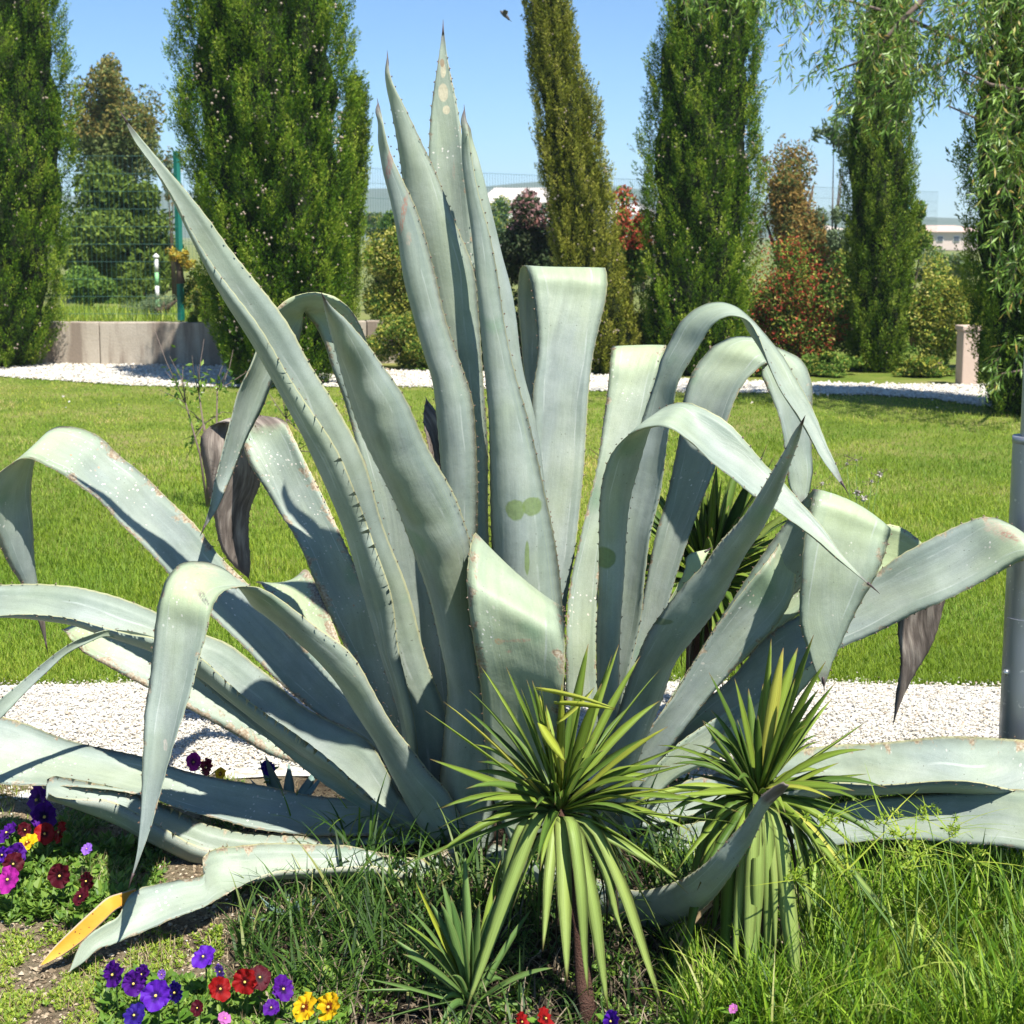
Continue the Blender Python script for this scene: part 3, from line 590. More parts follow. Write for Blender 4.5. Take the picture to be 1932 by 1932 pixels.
lf(dp([(870, 1480, 820, 1490), (850, 1300, 770, 1280), (835, 1150, 740, 1130), (790, 980, 690, 900), (750, 850, 655, 785), (728, 750, 640, 735), (712, 690, 625, 690), (695, 645, 614, 650), (680, 612, 597, 616), (655, 580, 580, 597), (625, 562, 572, 588), (595, 557, 570, 586), (555, 564, 572, 594), (525, 584, 573, 608), (502, 615, 565, 640), (482, 655, 540, 685), (468, 690, 515, 718), (448, 736, 496, 773), (437, 790, 475, 820), (417, 865, 452, 870), (403, 915, 430, 914), (396, 955, 409, 960), (381, 1004)], [(0, 0.02), (0.3, 0.02), (0.55, -0.02), (1, -0.15)], [(0, 0.02), (0.3, 0.05), (0.5, 0.12), (0.62, 0.10), (1, -0.15)]), c=0.12, scar=0.12, label='arched leaf whose grey tip droops to the left')
lf(dp([(800, 1500, 740, 1500), (760, 1370, 700, 1330), (744, 1293, 680, 1270), (724, 1207, 646, 1214), (708, 1139, 615, 1149), (683, 1091, 595, 1101), (662, 1047, 574, 1047), (643, 1006, 550, 1003), (622, 961, 526, 968), (602, 920, 500, 925), (578, 872, 468, 872), (556, 826, 455, 832), (540, 797, 440, 806), (520, 785, 420, 797), (505, 788, 400, 800), (500, 815, 383, 815), (497, 865, 377, 842), (492, 913, 386, 890), (474, 961, 400, 955), (470, 1019, 417, 1036), (473, 1066, 445, 1072), (470, 1092)], [(0, 0.10), (0.3, 0.26), (0.55, 0.44), (0.68, 0.54), (1, 0.54)], [(0, 0.10), (0.3, 0.28), (0.55, 0.46), (0.68, 0.50), (0.8, 0.48), (1, 0.54)]), c=0.14, scar=0.75, dead=0.69, thick=0.02, ty=0.1, label='scarred leaf folded back with a dead brown curled tip')
lf(dp([(800, 1500, 760, 1530), (750, 1400, 700, 1410), (670, 1310, 608, 1354), (600, 1235, 520, 1282), (530, 1165, 441, 1204), (458, 1088, 360, 1125), (410, 1040, 318, 1083), (373, 995, 272, 1037), (318, 941, 226, 992), (273, 893, 187, 944), (222, 852, 147, 913), (188, 824, 110, 890), (161, 814, 85, 879), (137, 810, 62, 869), (112, 811, 41, 867), (92, 820, 17, 879), (76, 840, -8, 897), (66, 868, -24, 922), (58, 900, -30, 950), (56, 941, -22, 985), (62, 989, -5, 1020), (68, 1053, 20, 1067), (72, 1098, 41, 1100), (82, 1160, 66, 1160), (89, 1226)], [(0, 0.0), (0.5, 0.05), (0.62, 0.05), (1, 0.05)], [(0, -0.04), (0.5, -0.10), (0.7, -0.12), (1, 0.05)]), c=0.12, scar=0.5, dead=0.93, thick=0.025, label='arched leaf at the far left bending down over the lawn')
lf(dp([(800, 1530, 780, 1565), (761, 1504, 740, 1528), (730, 1449, 700, 1503), (690, 1395, 641, 1452), (640, 1370, 590, 1412), (567, 1323, 520, 1357), (516, 1276, 465, 1318), (479, 1252, 420, 1282), (427, 1217, 373, 1242), (385, 1199, 335, 1217), (340, 1172, 284, 1197), (294, 1151, 240, 1189), (239, 1132, 180, 1178), (171, 1115, 120, 1168), (130, 1105, 51, 1161), (79, 1098, 0, 1161), (0, 1101, -80, 1170), (-80, 1115, -160, 1190), (-160, 1150, -230, 1215), (-330, 1290)], [(0, -0.1), (0.5, -0.16), (1, -0.1)], [(0, -0.16), (0.5, -0.30), (1, -0.1)]), keel=[(-22, 28), (-24, 46), (-18, 50), (-8, 32), (0, 16), (0, 8)], thick=0.012, yel=0.4)
lf(dp([(790, 1560, 775, 1580), (600, 1440, 590, 1465), (450, 1310, 440, 1338), (350, 1230, 340, 1258), (284, 1198, 282, 1222), (239, 1189, 236, 1208), (205, 1187, 198, 1201), (171, 1197, 164, 1214), (137, 1211, 130, 1232), (85, 1248, 88, 1270), (34, 1291, 46, 1310), (0, 1318, 14, 1344), (-60, 1375, -48, 1402), (-120, 1480)], [(0, -0.12), (1, -0.40)]), c=0.2, thick=0.012)
lf(dp([(800, 1530, 740, 1550), (700, 1440, 640, 1490), (600, 1370, 581, 1449), (520, 1300, 505, 1424), (440, 1250, 440, 1385), (380, 1230, 359, 1342), (300, 1195, 268, 1293), (240, 1175, 205, 1256), (190, 1175, 150, 1224), (150, 1180, 127, 1200), (118, 1188)], [(0, 0.06), (1, 0.12)], [(0, 0.0), (1, 0.0)]), c=0.08, scar=1.0, ty=0.2, thick=0.016, tipdark=0.3, label='old spotted leaf lying low behind the front leaves')
lf(dp([(850, 1540, 840, 1590), (760, 1510, 750, 1580), (660, 1504, 650, 1577), (564, 1497, 550, 1574), (513, 1487, 480, 1566), (444, 1473, 410, 1545), (376, 1456, 342, 1525), (325, 1443, 290, 1508), (273, 1429, 225, 1498), (239, 1422, 170, 1492), (171, 1405, 85, 1482), (103, 1385, 0, 1476), (44, 1366, -80, 1462), (-30, 1350, -150, 1440), (-120, 1345, -230, 1410), (-420, 1370)], [(0, -0.05), (1, -0.12)], [(0, -0.10), (1, -0.32)]), c=0.10, scar=0.3, thick=0.022, yel=0, label='low leaf reaching left just above the gravel')
lf(dp([(850, 1560, 840, 1610), (740, 1570, 735, 1612), (649, 1577, 640, 1612), (560, 1577, 550, 1610), (496, 1572, 470, 1606), (410, 1555, 380, 1594), (342, 1535, 310, 1562), (301, 1521, 258, 1536), (263, 1501, 205, 1512), (191, 1477, 157, 1505), (126, 1461, 120, 1502), (100, 1459, 100, 1499), (90, 1465, 92, 1494)], [(0, -0.10), (1, -0.24)], [(0, -0.16), (1, -0.40)]), keel=[(0, 20), (-8, 36), (-12, 54), (-14, 60), (-10, 50), (-4, 26)], scar=0.22, blunt=True, thick=0.012, tipdark=0.0, yel=0, label='low leaf with a torn brown blunt end above the pansies')
b13 = lf(dp([(860, 1590, 850, 1660), (806, 1620, 800, 1657), (770, 1622, 760, 1648), (710, 1606, 705, 1632), (660, 1591, 655, 1631), (581, 1590, 575, 1641), (513, 1592, 520, 1650), (455, 1596, 470, 1668), (398, 1603, 425, 1690), (384, 1616, 412, 1696), (388, 1642, 395, 1704), (342, 1655, 360, 1718), (298, 1667, 322, 1735), (262, 1678, 276, 1758), (240, 1694, 236, 1774), (222, 1728, 212, 1784), (191, 1747, 185, 1792), (154, 1777, 161, 1815), (130, 1834)], [(0, -0.26), (0.3, -0.36), (0.6, -0.53), (1, -0.74)], [(0, -0.32), (0.3, -0.46), (0.6, -0.62), (1, -0.745)]), keel=[(0, 44), (0, 38), (0, 34), (-6, 14), (0, 6), (0, 0)], scar=0.35, thick=0.01, spine=False, tipdark=0.5, yel=0.2, ty=0.15, label='broken leaf lying on the soil with a torn split end')
ribbon('torn_strip', b13, dp([(256, 1676, 262, 1700), (243, 1680, 252, 1703), (226, 1685, 240, 1708), (205, 1692, 224, 1714), (175, 1717, 196, 1739), (137, 1752, 155, 1777), (100, 1789, 114, 1805), (72, 1825)], [(0, -0.56), (1, -0.745)]), c=0.06, thick=0.008, spine=False, teeth=False, mat=M_TORN, yel=0, label='bright orange torn strip of dead leaf', wav=0.0)
lf(dp([(800, 1570, 880, 1560), (765, 1511, 848, 1496), (730, 1449, 806, 1456), (700, 1385, 775, 1412), (662, 1323, 744, 1361), (641, 1290, 710, 1303), (581, 1221, 660, 1235), (530, 1173, 600, 1188), (500, 1150, 558, 1150), (478, 1136, 520, 1120), (462, 1112, 490, 1106), (440, 1084, 462, 1107), (402, 1066, 437, 1114), (369, 1063, 421, 1121), (342, 1067, 412, 1130), (322, 1083, 405, 1142), (303, 1122, 398, 1160), (292, 1170, 388, 1198), (285, 1230, 374, 1240), (279, 1290, 364, 1290), (273, 1345, 350, 1345), (272, 1400, 334, 1400), (268, 1455, 317, 1455), (264, 1510, 300, 1510), (261, 1560, 284, 1562), (257, 1610, 267, 1610), (245, 1668)], [(0, -0.16), (0.35, -0.36), (0.5, -0.46), (0.62, -0.58), (1, -0.78)], [(0, -0.20), (0.35, -0.44), (0.5, -0.56), (0.62, -0.62), (1, -0.78)]), c=0.14, thick=0.02, scar=0.10, label='front arched leaf folded over and hanging straight down on the left', mat=M_AG_FOLD)
lf(dp([(720, 1400, 680, 1400), (665, 1280, 600, 1260), (630, 1180, 545, 1170), (600, 1108, 505, 1118), (583, 1078, 489, 1100), (572, 1076, 484, 1104)], [(0, 0.25), (1, 0.70)]), c=0.12, scar=1.0, ty=0.8, blunt=True, thick=0.014, tipdark=0.5, label='short yellow-green leaf with a dry brown rim and white spots')
lf(dp([(900, 1200, 850, 1200), (870, 950, 820, 950), (850, 850, 806, 838), (837, 800, 798, 797), (818, 768, 800, 768), (804, 752)], [(0, 0.15), (1, 0.30)]), c=0.1, dead=-0.3, thick=0.015, label='dead dark leaf tip behind the central spears')
# --- front stub leaf
lf([(900, 1500, 1020, 1500, -0.10), (905, 1300, 1040, 1300, -0.14), (895, 1150, 1060, 1220, -0.20), (892, 1050, 1062, 1160, -0.27), (893, 1008, 1063, 1144, -0.34), (889, 1020, 1065, 1150, -0.40), (884, 1060, 1067, 1170, -0.455), (881, 1105, 1067, 1200, -0.49), (884, 1156, 1067, 1241, -0.50), (893, 1215, 1065, 1290, -0.49), (905, 1290, 1057, 1340, -0.46), (912, 1380, 1060, 1410, -0.42), (925, 1480, 1055, 1490, -0.38), (985, 1650, -0.34)], c=0.10, thick=0.02, ty=0.62, yel=0.15, scar=0.16, toothy=1.4, label='broad sunlit pale leaf folded over towards the camera in the centre', mat=M_AG_STUB)
# --- right side
lf([(1070, 1400, 985, 1400, 0.05), (1070, 1139, 990, 1150, 0.12), (1086, 1036, 995, 1040, 0.16), (1094, 968, 1000, 968, 0.19), (1103, 883, 1003, 883, 0.22), (1108, 797, 1003, 797, 0.26), (1111, 746, 1004, 746, 0.28), (1120, 672, 1013, 672, 0.31), (1134, 608, 1010, 600, 0.34), (1144, 564, 1003, 550, 0.37), (1146, 530, 995, 514, 0.40), (1142, 512, 988, 501, 0.44), (1136, 514, 981, 505, 0.50), (1128, 540, 977, 530, 0.55), (1115, 590, 976, 570, 0.58), (1100, 660, 982, 640, 0.60), (1075, 740, 990, 720, 0.60), (1050, 820, 1010, 800, 0.60), (1030, 900, 0.60)], c=0.07, thick=0.018, yel=0.8, label='tall leaf folded back at the top behind the spears')
lf([(1130, 1330, 1067, 1330, 0.02), (1125, 1240, 1067, 1220, 0.04), (1128, 1139, 1072, 1122, 0.08), (1140, 1030, 1093, 1019, 0.12), (1160, 960, 1106, 961, 0.15), (1190, 880, 1125, 880, 0.18), (1215, 800, 1137, 797, 0.22), (1235, 729, 1146, 729, 0.26), (1250, 680, 1151, 675, 0.30), (1258, 656, 1154, 655, 0.34), (1256, 652, 1158, 652, 0.39), (1245, 680, 1165, 680, 0.44), (1225, 750, 1170, 740, 0.48), (1200, 800, 0.50)], c=0.07, thick=0.018, scar=0.35, ty=0.3, label='upright leaf with scarred left edge and blunt yellow top')
lf(dp([(1160, 1420, 1110, 1420), (1188, 1258, 1130, 1258), (1209, 1173, 1137, 1173), (1222, 1070, 1148, 1070), (1229, 1002, 1162, 1002), (1246, 927, 1178, 927), (1257, 862, 1193, 862), (1270, 775, 1218, 775), (1280, 718, 1233, 718), (1300, 682, 1243, 677), (1320, 652, 1262, 640), (1340, 625, 1285, 605), (1357, 610, 1315, 582), (1380, 602, 1350, 572), (1408, 608, 1385, 578), (1430, 632, 1418, 600), (1446, 662, 1452, 634), (1463, 705, 1482, 672), (1477, 739, 1500, 709), (1502, 782, 1522, 756), (1531, 835, 1543, 803), (1547, 862, 1560, 840), (1570, 893, 1577, 874), (1597, 926)], [(0, 0.0), (0.3, 0.0), (0.6, -0.10), (1, -0.22)], [(0, 0.04), (0.3, 0.06), (0.6, 0.02), (1, -0.22)]), c=0.16, thick=0.022, yel=0.5)
lf(dp([(1190, 1450, 1130, 1450), (1215, 1330, 1160, 1330), (1252, 1180, 1190, 1232), (1275, 1088, 1215, 1110), (1302, 1012, 1235, 1020), (1333, 927, 1257, 940), (1350, 880, 1267, 883), (1374, 797, 1281, 810), (1391, 753, 1290, 752), (1412, 718, 1304, 708), (1436, 693, 1322, 678), (1450, 683, 1350, 648), (1452, 683, 1388, 632), (1447, 690, 1425, 634), (1440, 702, 1470, 655), (1447, 729, 1508, 677), (1460, 765, 1525, 712), (1473, 814, 1530, 762), (1480, 850, 1534, 845), (1487, 893, 1538, 893), (1491, 920, 1531, 930), (1508, 946, 1525, 950), (1523, 965)], [(0, 0.08), (0.5, 0.12), (0.65, 0.16), (1, 0.20)], [(0, 0.08), (0.5, 0.22), (0.65, 0.30), (1, 0.20)]), c=0.10, thick=0.022, scar=0.05, yel=0.6)
lf(dp([(1130, 1480, 1180, 1480), (1126, 1350, 1170, 1350), (1125, 1241, 1170, 1276), (1125, 1139, 1176, 1105), (1129, 1002, 1184, 1010), (1133, 934, 1193, 940), (1140, 889, 1204, 890), (1152, 853, 1214, 840), (1168, 832, 1224, 802), (1188, 818, 1238, 775), (1222, 808, 1262, 763), (1257, 811, 1292, 761), (1302, 838, 1326, 773), (1340, 872, 1371, 797), (1385, 903, 1408, 831), (1425, 934, 1448, 876), (1460, 958, 1484, 913), (1490, 982, 1511, 948), (1518, 1004, 1540, 983), (1545, 1025, 1562, 1011), (1570, 1046, 1582, 1039), (1602, 1072, 1608, 1068), (1652, 1113)], [(0, -0.14), (0.3, -0.34), (0.5, -0.48), (1, -0.62)], [(0, -0.14), (0.3, -0.30), (0.5, -0.38), (0.62, -0.44), (1, -0.62)]), c=0.16, thick=0.022, yel=0.5, ty=0.12, label='bright front leaf arching over to the right with a glossy sunlit back', mat=M_AG_PRINT2)
lf(dp([(1120, 1500, 1180, 1520), (1150, 1390, 1215, 1410), (1182, 1290, 1250, 1320), (1203, 1238, 1275, 1255), (1223, 1194, 1302, 1216), (1252, 1149, 1330, 1178), (1292, 1098, 1364, 1130), (1328, 1064, 1387, 1088), (1354, 1029, 1410, 1047), (1378, 999, 1436, 1005), (1407, 961, 1456, 965), (1438, 917, 1473, 930), (1460, 883, 1488, 888), (1481, 848, 1502, 850), (1498, 814, 1512, 818), (1517, 789)], [(0, -0.12), (0.5, -0.46), (1, -0.82)]), c=0.24, thick=0.03, yel=0, scar=0.05, label='spear leaf leaning right with its shaded underside and purple tip marks', mat=M_AG_UND)
lf(dp([(1180, 1560, 1130, 1540), (1235, 1455, 1180, 1445), (1272, 1402, 1223, 1374), (1333, 1322, 1272, 1310), (1367, 1286, 1306, 1255), (1398, 1252, 1340, 1200), (1432, 1214, 1374, 1149), (1463, 1180, 1415, 1095), (1490, 1139, 1440, 1065), (1502, 1098, 1462, 1037), (1508, 1062, 1482, 1010), (1514, 1048, 1500, 1002), (1525, 1060, 1515, 1020), (1538, 1090)], [(0, -0.10), (0.6, -0.14), (0.85, -0.08), (1, 0.05)]), c=0.10, thick=0.022, scar=0.18, label='pale blue leaf rising right to a dark scarred tip', mat=M_AG_TIPS)
lf([(1150, 1500, 1190, 1530, -0.02), (1300, 1262, 1350, 1285, -0.06), (1410, 1085, 1480, 1140, -0.08), (1490, 975, 1600, 1040, -0.12), (1526, 930, 1664, 1000, -0.16), (1536, 919, 1682, 990, -0.20), (1533, 932, 1685, 995, -0.25), (1524, 968, 1679, 1018, -0.28), (1514, 1020, 1667, 1056, -0.30), (1509, 1088, 1647, 1098, -0.31), (1507, 1140, 1625, 1138, -0.31), (1510, 1185, 1604, 1182, -0.31), (1522, 1222, 1586, 1222, -0.31), (1536, 1262, 1568, 1262, -0.31), (1555, 1298, -0.31)], c=0.07, thick=0.02, ty=0.2, yel=0.7, scar=0.03, label='broad leaf folded down like an apron on the right')
lf(dp([(1200, 1540, 1180, 1490), (1300, 1450, 1280, 1370), (1400, 1350, 1380, 1275), (1500, 1280, 1460, 1190), (1586, 1224, 1545, 1140), (1654, 1194, 1600, 1105), (1699, 1172, 1651, 1080), (1733, 1156, 1692, 1052), (1770, 1141, 1735, 1029), (1812, 1120, 1780, 1005), (1866, 1090, 1822, 984), (1904, 1068, 1855, 973), (1934, 1055, 1885, 977), (1955, 1056, 1912, 990), (1975, 1080, 1942, 1015), (1985, 1130, 1965, 1070), (1985, 1240)], [(0, -0.06), (0.5, -0.22), (1, -0.30)], [(0, 0.0), (0.5, -0.12), (1, -0.22)]), c=0.10, thick=0.02, scar=0.12, yel=0.7, label='long leaf reaching up to the right across the lamp post', mat=M_AG_R)
lf(dp([(1180, 1520, 1160, 1480), (1400, 1250, 1370, 1180), (1560, 1130, 1540, 1050), (1640, 1100, 1620, 1005), (1680, 1100, 1672, 988), (1712, 1110, 1715, 1002), (1715, 1130, 1755, 1040), (1700, 1150, 1783, 1100), (1692, 1190, 1775, 1160), (1697, 1235, 1755, 1222), (1697, 1270, 1730, 1268), (1690, 1310, 1708, 1310), (1686, 1362)], [(0, 0.05), (0.5, 0.22), (1, 0.28)]), c=0.12, thick=0.012, scar=0.25, ty=0.9, dead=0.78, label='yellowing leaf behind with a dark dead hanging tip')
lf(dp([(1180, 1580, 1170, 1520), (1272, 1475, 1272, 1410), (1340, 1440, 1335, 1365), (1410, 1400, 1400, 1320), (1460, 1360, 1440, 1285), (1520, 1300, 1490, 1235), (1560, 1250)], [(0, -0.12), (1, -0.02)]), c=0.1, thick=0.02, ty=0.15)
lf(dp([(1100, 1600, 1100, 1530), (1300, 1540, 1300, 1470), (1450, 1500, 1440, 1432), (1566, 1475, 1579, 1408), (1648, 1475, 1650, 1399), (1750, 1477, 1750, 1391), (1853, 1484, 1853, 1390), (1932, 1494, 1932, 1391), (2020, 1500, 2020, 1400), (2120, 1490, 2120, 1420), (2260, 1440)], [(0, -0.10), (0.6, -0.42), (1, -0.35)], [(0, -0.05), (0.6, -0.20), (1, -0.35)]), keel=[(0, 20), (0, 48), (0, 58), (0, 58), (0, 20)], thick=0.012, scar=0.12, label='long low leaf running right in front of the lamp post')
lf(dp([(1100, 1660, 1100, 1600), (1300, 1630, 1300, 1555), (1450, 1612, 1450, 1535), (1576, 1598, 1560, 1518), (1682, 1586, 1682, 1502), (1750, 1583, 1750, 1493), (1819, 1590, 1819, 1489), (1887, 1598, 1887, 1490), (1950, 1612, 1950, 1495), (2050, 1640, 2050, 1520), (2250, 1680)], [(0, -0.16), (1, -0.66)], [(0, -0.1), (1, -0.5)]), c=0.08, thick=0.018, scar=0.15, label='lowest right leaf with a split brown wound', mat=M_AG_WOUND)
lf(dp([(930, 1590, 930, 1640), (1020, 1625, 1025, 1690), (1110, 1655, 1125, 1722), (1200, 1675, 1235, 1750), (1262, 1668, 1300, 1735), (1312, 1640, 1352, 1690), (1347, 1612, 1385, 1645), (1380, 1578, 1414, 1600), (1402, 1553, 1430, 1570), (1420, 1525, 1443, 1537), (1438, 1498, 1460, 1513), (1463, 1480, 1480, 1494), (1478, 1473, 1490, 1480)], [(0, -0.22), (0.25, -0.56), (0.45, -0.92), (1, -1.08)]), c=0.2, thick=0.014, blunt=True, scar=0.3, dead=0.93, yel=0, tipdark=0.6, label='grey leaf with a broken brown end crossing the right yucca')
lf(dp([(1240, 1280, 1205, 1260), (1275, 1170, 1262, 1130), (1310, 1105, 1290, 1075), (1330, 1060, 1300, 1045), (1340, 1035)], [(0, 0.1), (1, 0.2)]), c=0.1, ty=1.2, thick=0.012, scar=0.1, toothy=1.8, label='small yellow-green leaf half hidden on the right')
# rubbed bud prints are in the leaf material; short dark stem under the rosette
V, F = tube_mesh('stem', [(base[0], base[1], -0.03), (base[0]+0.005, base[1], 0.08), (base[0], base[1]+0.01, 0.2), (base[0], base[1]+0.03, 0.34)], [0.11, 0.115, 0.095, 0.05], 16)
link('stem', mesh_py('stem', V, F, smooth=True), AG, M_BARK)
# ================================================================== YUCCAS
def sword(name, parent, pts, w, mat, roll=0.0, vee=0.35, ns=9, label=None, px=True):
    """pts: path points (world). w: max width m."""
    pts = np.array(pts, float); m = len(pts); d = np.concatenate([[0], np.cumsum(np.linalg.norm(np.diff(pts, axis=0), axis=1))]); q = np.linspace(0, d[-1], ns)
    if m == 3:
        u = np.linspace(0, 1, ns)[:, None]; C = (1-u)**2*pts[0]+2*u*(1-u)*pts[1]+u*u*pts[2]
    elif m == 4:
        u = np.linspace(0, 1, ns)[:, None]; C = (1-u)**3*pts[0]+3*u*(1-u)**2*pts[1]+3*u*u*(1-u)*pts[2]+u**3*pts[3]
    else:
        C = np.stack([np.interp(q, d, pts[:, k]) for k in range(3)], 1)
        C[1:-1] = C[:-2]*0.25+C[1:-1]*0.5+C[2:]*0.25
    T = unit(np.gradient(C, axis=0)); cam_ = np.array([0, 0, CAMH]); up = np.array([0, 0, 1.0])
    # side vector: mostly horizontal, carried along the path
    s0 = np.cross(T[0], up+np.array([0, -0.25, 0])); s0 = unit(s0); Sd = []; s_ = s0
    for i in range(ns):
        s_ = unit(s_-T[i]*np.dot(s_, T[i])); Sd.append(s_)
    Sd = np.array(Sd); N = np.cross(Sd, T); 
    th = roll+np.linspace(0, rnd.uniform(-0.5, 0.5), ns); Sd2 = Sd*np.cos(th)[:, None]+N*np.sin(th)[:, None]; N2 = np.cross(Sd2, T)
    s = np.linspace(0, 1, ns); prof = np.minimum(1, 0.55+s*1.6)*np.minimum(1, (1-s)*2.4+0.02)**0.8; hw = w/2*prof
    V = []; UV = []; AT = {'edge': [], 'tip': []}; L = d[-1]
    for i in range(ns):
        a = C[i]-Sd2[i]*hw[i]; b = C[i]+Sd2[i]*hw[i]; mt = C[i]-N2[i]*hw[i]*vee; mb = mt-N2[i]*min(0.0022, hw[i]*0.4)
        V += [a, mt, b, mb]; UV += [(0, s[i]*L), (w/2, s[i]*L), (w, s[i]*L), (w/2, s[i]*L)]; AT['edge'] += [1, 0, 1, 0]; AT['tip'] += [s[i]]*4
    F = [(3, 2, 1, 0)]
    for i in range(ns-1):
        for j in range(4): F.append((i*4+j, i*4+(j+1) % 4, i*4+4+(j+1) % 4, i*4+4+j))
    F.append(tuple((ns-1)*4+j for j in range(4)))
    o = link(name, mesh_py(name, V, F, AT, True, UV), parent, mat)
    if label: o['label'] = label
    return o
def knee(s0, h, ln, E):
    hl = max(np.linalg.norm(h), 1e-3); hd = h/hl; out = min(hl*0.62, rnd.uniform(0.045, 0.10))
    k = s0+hd*out+np.array([0, 0, rnd.uniform(0.0, 0.035)]); q = k+hd*0.012+np.array([0, 0, -0.02])
    m1 = q+(E-q)*0.35+hd*rnd.uniform(0.0, 0.02); m2 = q+(E-q)*0.7+hd*rnd.uniform(-0.004, 0.012)
    return [(s0+k)/2+np.array([0, 0, 0.008]), k, q, m1, m2]
def yucca(loc, cpx, cd_, tips, label, trunk_r, w, up_mat, droop_mat, extra=0, spread=0.45, dark=None, group=None, droop_from=1, seedlift=0.0):
    """cpx: crown centre on the picture; tips: (x, y, depth offset to crown, kind)"""
    R = empty('yucca', loc, label, 'yucca', group); C = P(cpx[0], cpx[1], cd_)
    if trunk_r:
        b = np.array([loc[0], loc[1], -0.03]); k = (b*0.5+C*0.5)+np.array([0.01, 0, 0])
        pts = [b, b*0.75+C*0.25, k, b*0.2+C*0.8, C-np.array([0, 0, 0.0])]
        rr = np.array([1.15, 1, 0.92, 0.95, 0.6])*trunk_r; V, F = tube_mesh('trunk', pts, rr, 12); link('trunk', mesh_py('trunk', V, F, smooth=True), R, M_YBARK)
    for t in tips:
        wide = (1.15, 1.5) if trunk_r < 0.02 else (0.85, 1.1)
        x, y, dd, kind = t[:4]; E = P(x, y, cd_+dd)
        ww = w*rnd.uniform(0.85, 1.12)*(t[4] if len(t) > 4 else 1)
        if kind in 'uyd':      # up / yellow / dark, nearly straight
            s0 = C+np.array([(E[0]-C[0])*0.05, (E[1]-C[1])*0.05, rnd.uniform(0, 0.03)]); mid = (s0+E)/2+np.array([0, 0, rnd.uniform(0.0, 0.05)*np.linalg.norm(E-C)/0.3])
            sword('leaf', R, [s0, mid, E], ww, {'u': up_mat, 'y': M_YUCY, 'd': dark or M_YUCD}[kind], rnd.uniform(-0.7, 0.7))
        else:                  # drooping: out and down
            s0 = C+np.array([0, 0, -0.015]); ln = C[2]-E[2]; h = np.array([E[0]-C[0], E[1]-C[1], 0])
            sword('leaf', R, [s0, *knee(s0, h, ln, E), E], ww*rnd.uniform(*wide), droop_mat if kind == 'h' else (dark or M_YUCD), rnd.uniform(-0.5, 0.5), vee=0.10, ns=14)
    for i in range(30 if trunk_r else 0):     # dried leaves, and hanging ones coloured dark for the shade under the crown
        th = rnd.uniform(0, 6.28); rr_ = rnd.uniform(0.03, 0.15); dz = rnd.uniform(0.10, 0.30); s0 = C+np.array([0, 0, -0.02-rnd.random()*0.04]); hd = np.array([math.cos(th), math.sin(th), 0])
        E = s0+hd*rr_+np.array([0, 0, -min(dz, s0[2]-0.02)]); dry = rnd.random() < 0.4
        o = sword('dead_leaf' if dry else 'leaf', R, [s0, s0+hd*rr_*0.8+np.array([0, 0, rnd.uniform(-.03, .02)]), s0+hd*rr_*rnd.uniform(0.8, 1.2)+np.array([0, 0, -dz*0.4]), E], rnd.uniform(0.006, 0.014), M_DRY if dry else (dark or M_YUCD), rnd.uniform(-1, 1), ns=8)
        if dry: at = o.data.attributes.new('rnd', 'FLOAT', 'POINT'); at.data.foreach_set('value', np.full(len(o.data.vertices), rnd.random(), dtype=np.float32))
    for i in range(extra):     # filler leaves all round the crown
        th = rnd.uniform(0, 6.28); el = rnd.uniform(-0.3, 1.4); L = spread*rnd.uniform(0.6, 1.0)
        dv = np.array([math.cos(th)*math.cos(el), math.sin(th)*math.cos(el), math.sin(el)]); E = C+dv*L; E[2] = max(E[2]-0.06*max(0, math.cos(el)), 0.02)
        sword('leaf', R, [C+dv*0.01, C+dv*L*0.5+np.array([0, 0, 0.03]), E], w*rnd.uniform(0.7, 1.0), (dark or M_YUCD) if rnd.random() < 0.4 else up_mat, rnd.uniform(-0.8, 0.8))
    return R, C
yc1 = G(1118, 1948)
tips1 = [(802, 1340, -.05, 'u'), (811, 1432, -.08, 'u'), (836, 1323, .05, 'u'), (877, 1337, .1, 'd'), (884, 1301, .1, 'd'), (905, 1254, .12, 'u'), (955, 1258, .05, 'u'), (983, 1299, -.1, 'd'),
 (901, 1511, -.15, 'u'), (894, 1552, -.1, 'd'), (900, 1535, .1, 'd'), (751, 1637, -.12, 'd', .7), (1110, 1215, .05, 'u', 1.3), (1168, 1215, .12, 'u'), (1155, 1235, .15, 'u', 1.2), (1208, 1238, .1, 'u'), (1246, 1262, .12, 'u', .9), (1060, 1290, -.12, 'y', 1.3),
 (1223, 1390, .0, 'd', 1.2), (1260, 1371, -.1, 'y', .8), (1245, 1322, .1, 'u'), (1302, 1402, .05, 'u'), (1308, 1440, 0, 'u'), (1277, 1487, -.15, 'y', .8), (1330, 1506, .0, 'u'), (1400, 1534, -.05, 'u'), (1395, 1552, -.1, 'u', .8), (1020, 1290, -.15, 'u'), (1100, 1300, -.15, 'u'), (1135, 1290, -.05, 'u', 1.2), (930, 1350, .15, 'd'), (1030, 1330, .15, 'u'), (1190, 1330, .15, 'd'),
 (1024, 1795, -.20, 'h'), (1070, 1856, -.22, 'h', 1.15), (1110, 1880, -.2, 'h', 1.2), (1147, 1908, -.18, 'h', 1.2), (1178, 1771, -.12, 'h'), (1253, 1911, -.15, 'h', 1.15), (1260, 1788, .0, 'h', 1.1), (1288, 1663, -.05, 'h'), (878, 1908, -.2, 'h', 1.25), (940, 1716, -.08, 'h', .8), (960, 1690, .1, 'x'), (1090, 1740, -.05, 'x'), (1040, 1700, .1, 'x'), (1000, 1730, .05, 'x'), (1200, 1700, .05, 'x'), (1220, 1640, .1, 'x'), (1160, 1700, .1, 'x')]
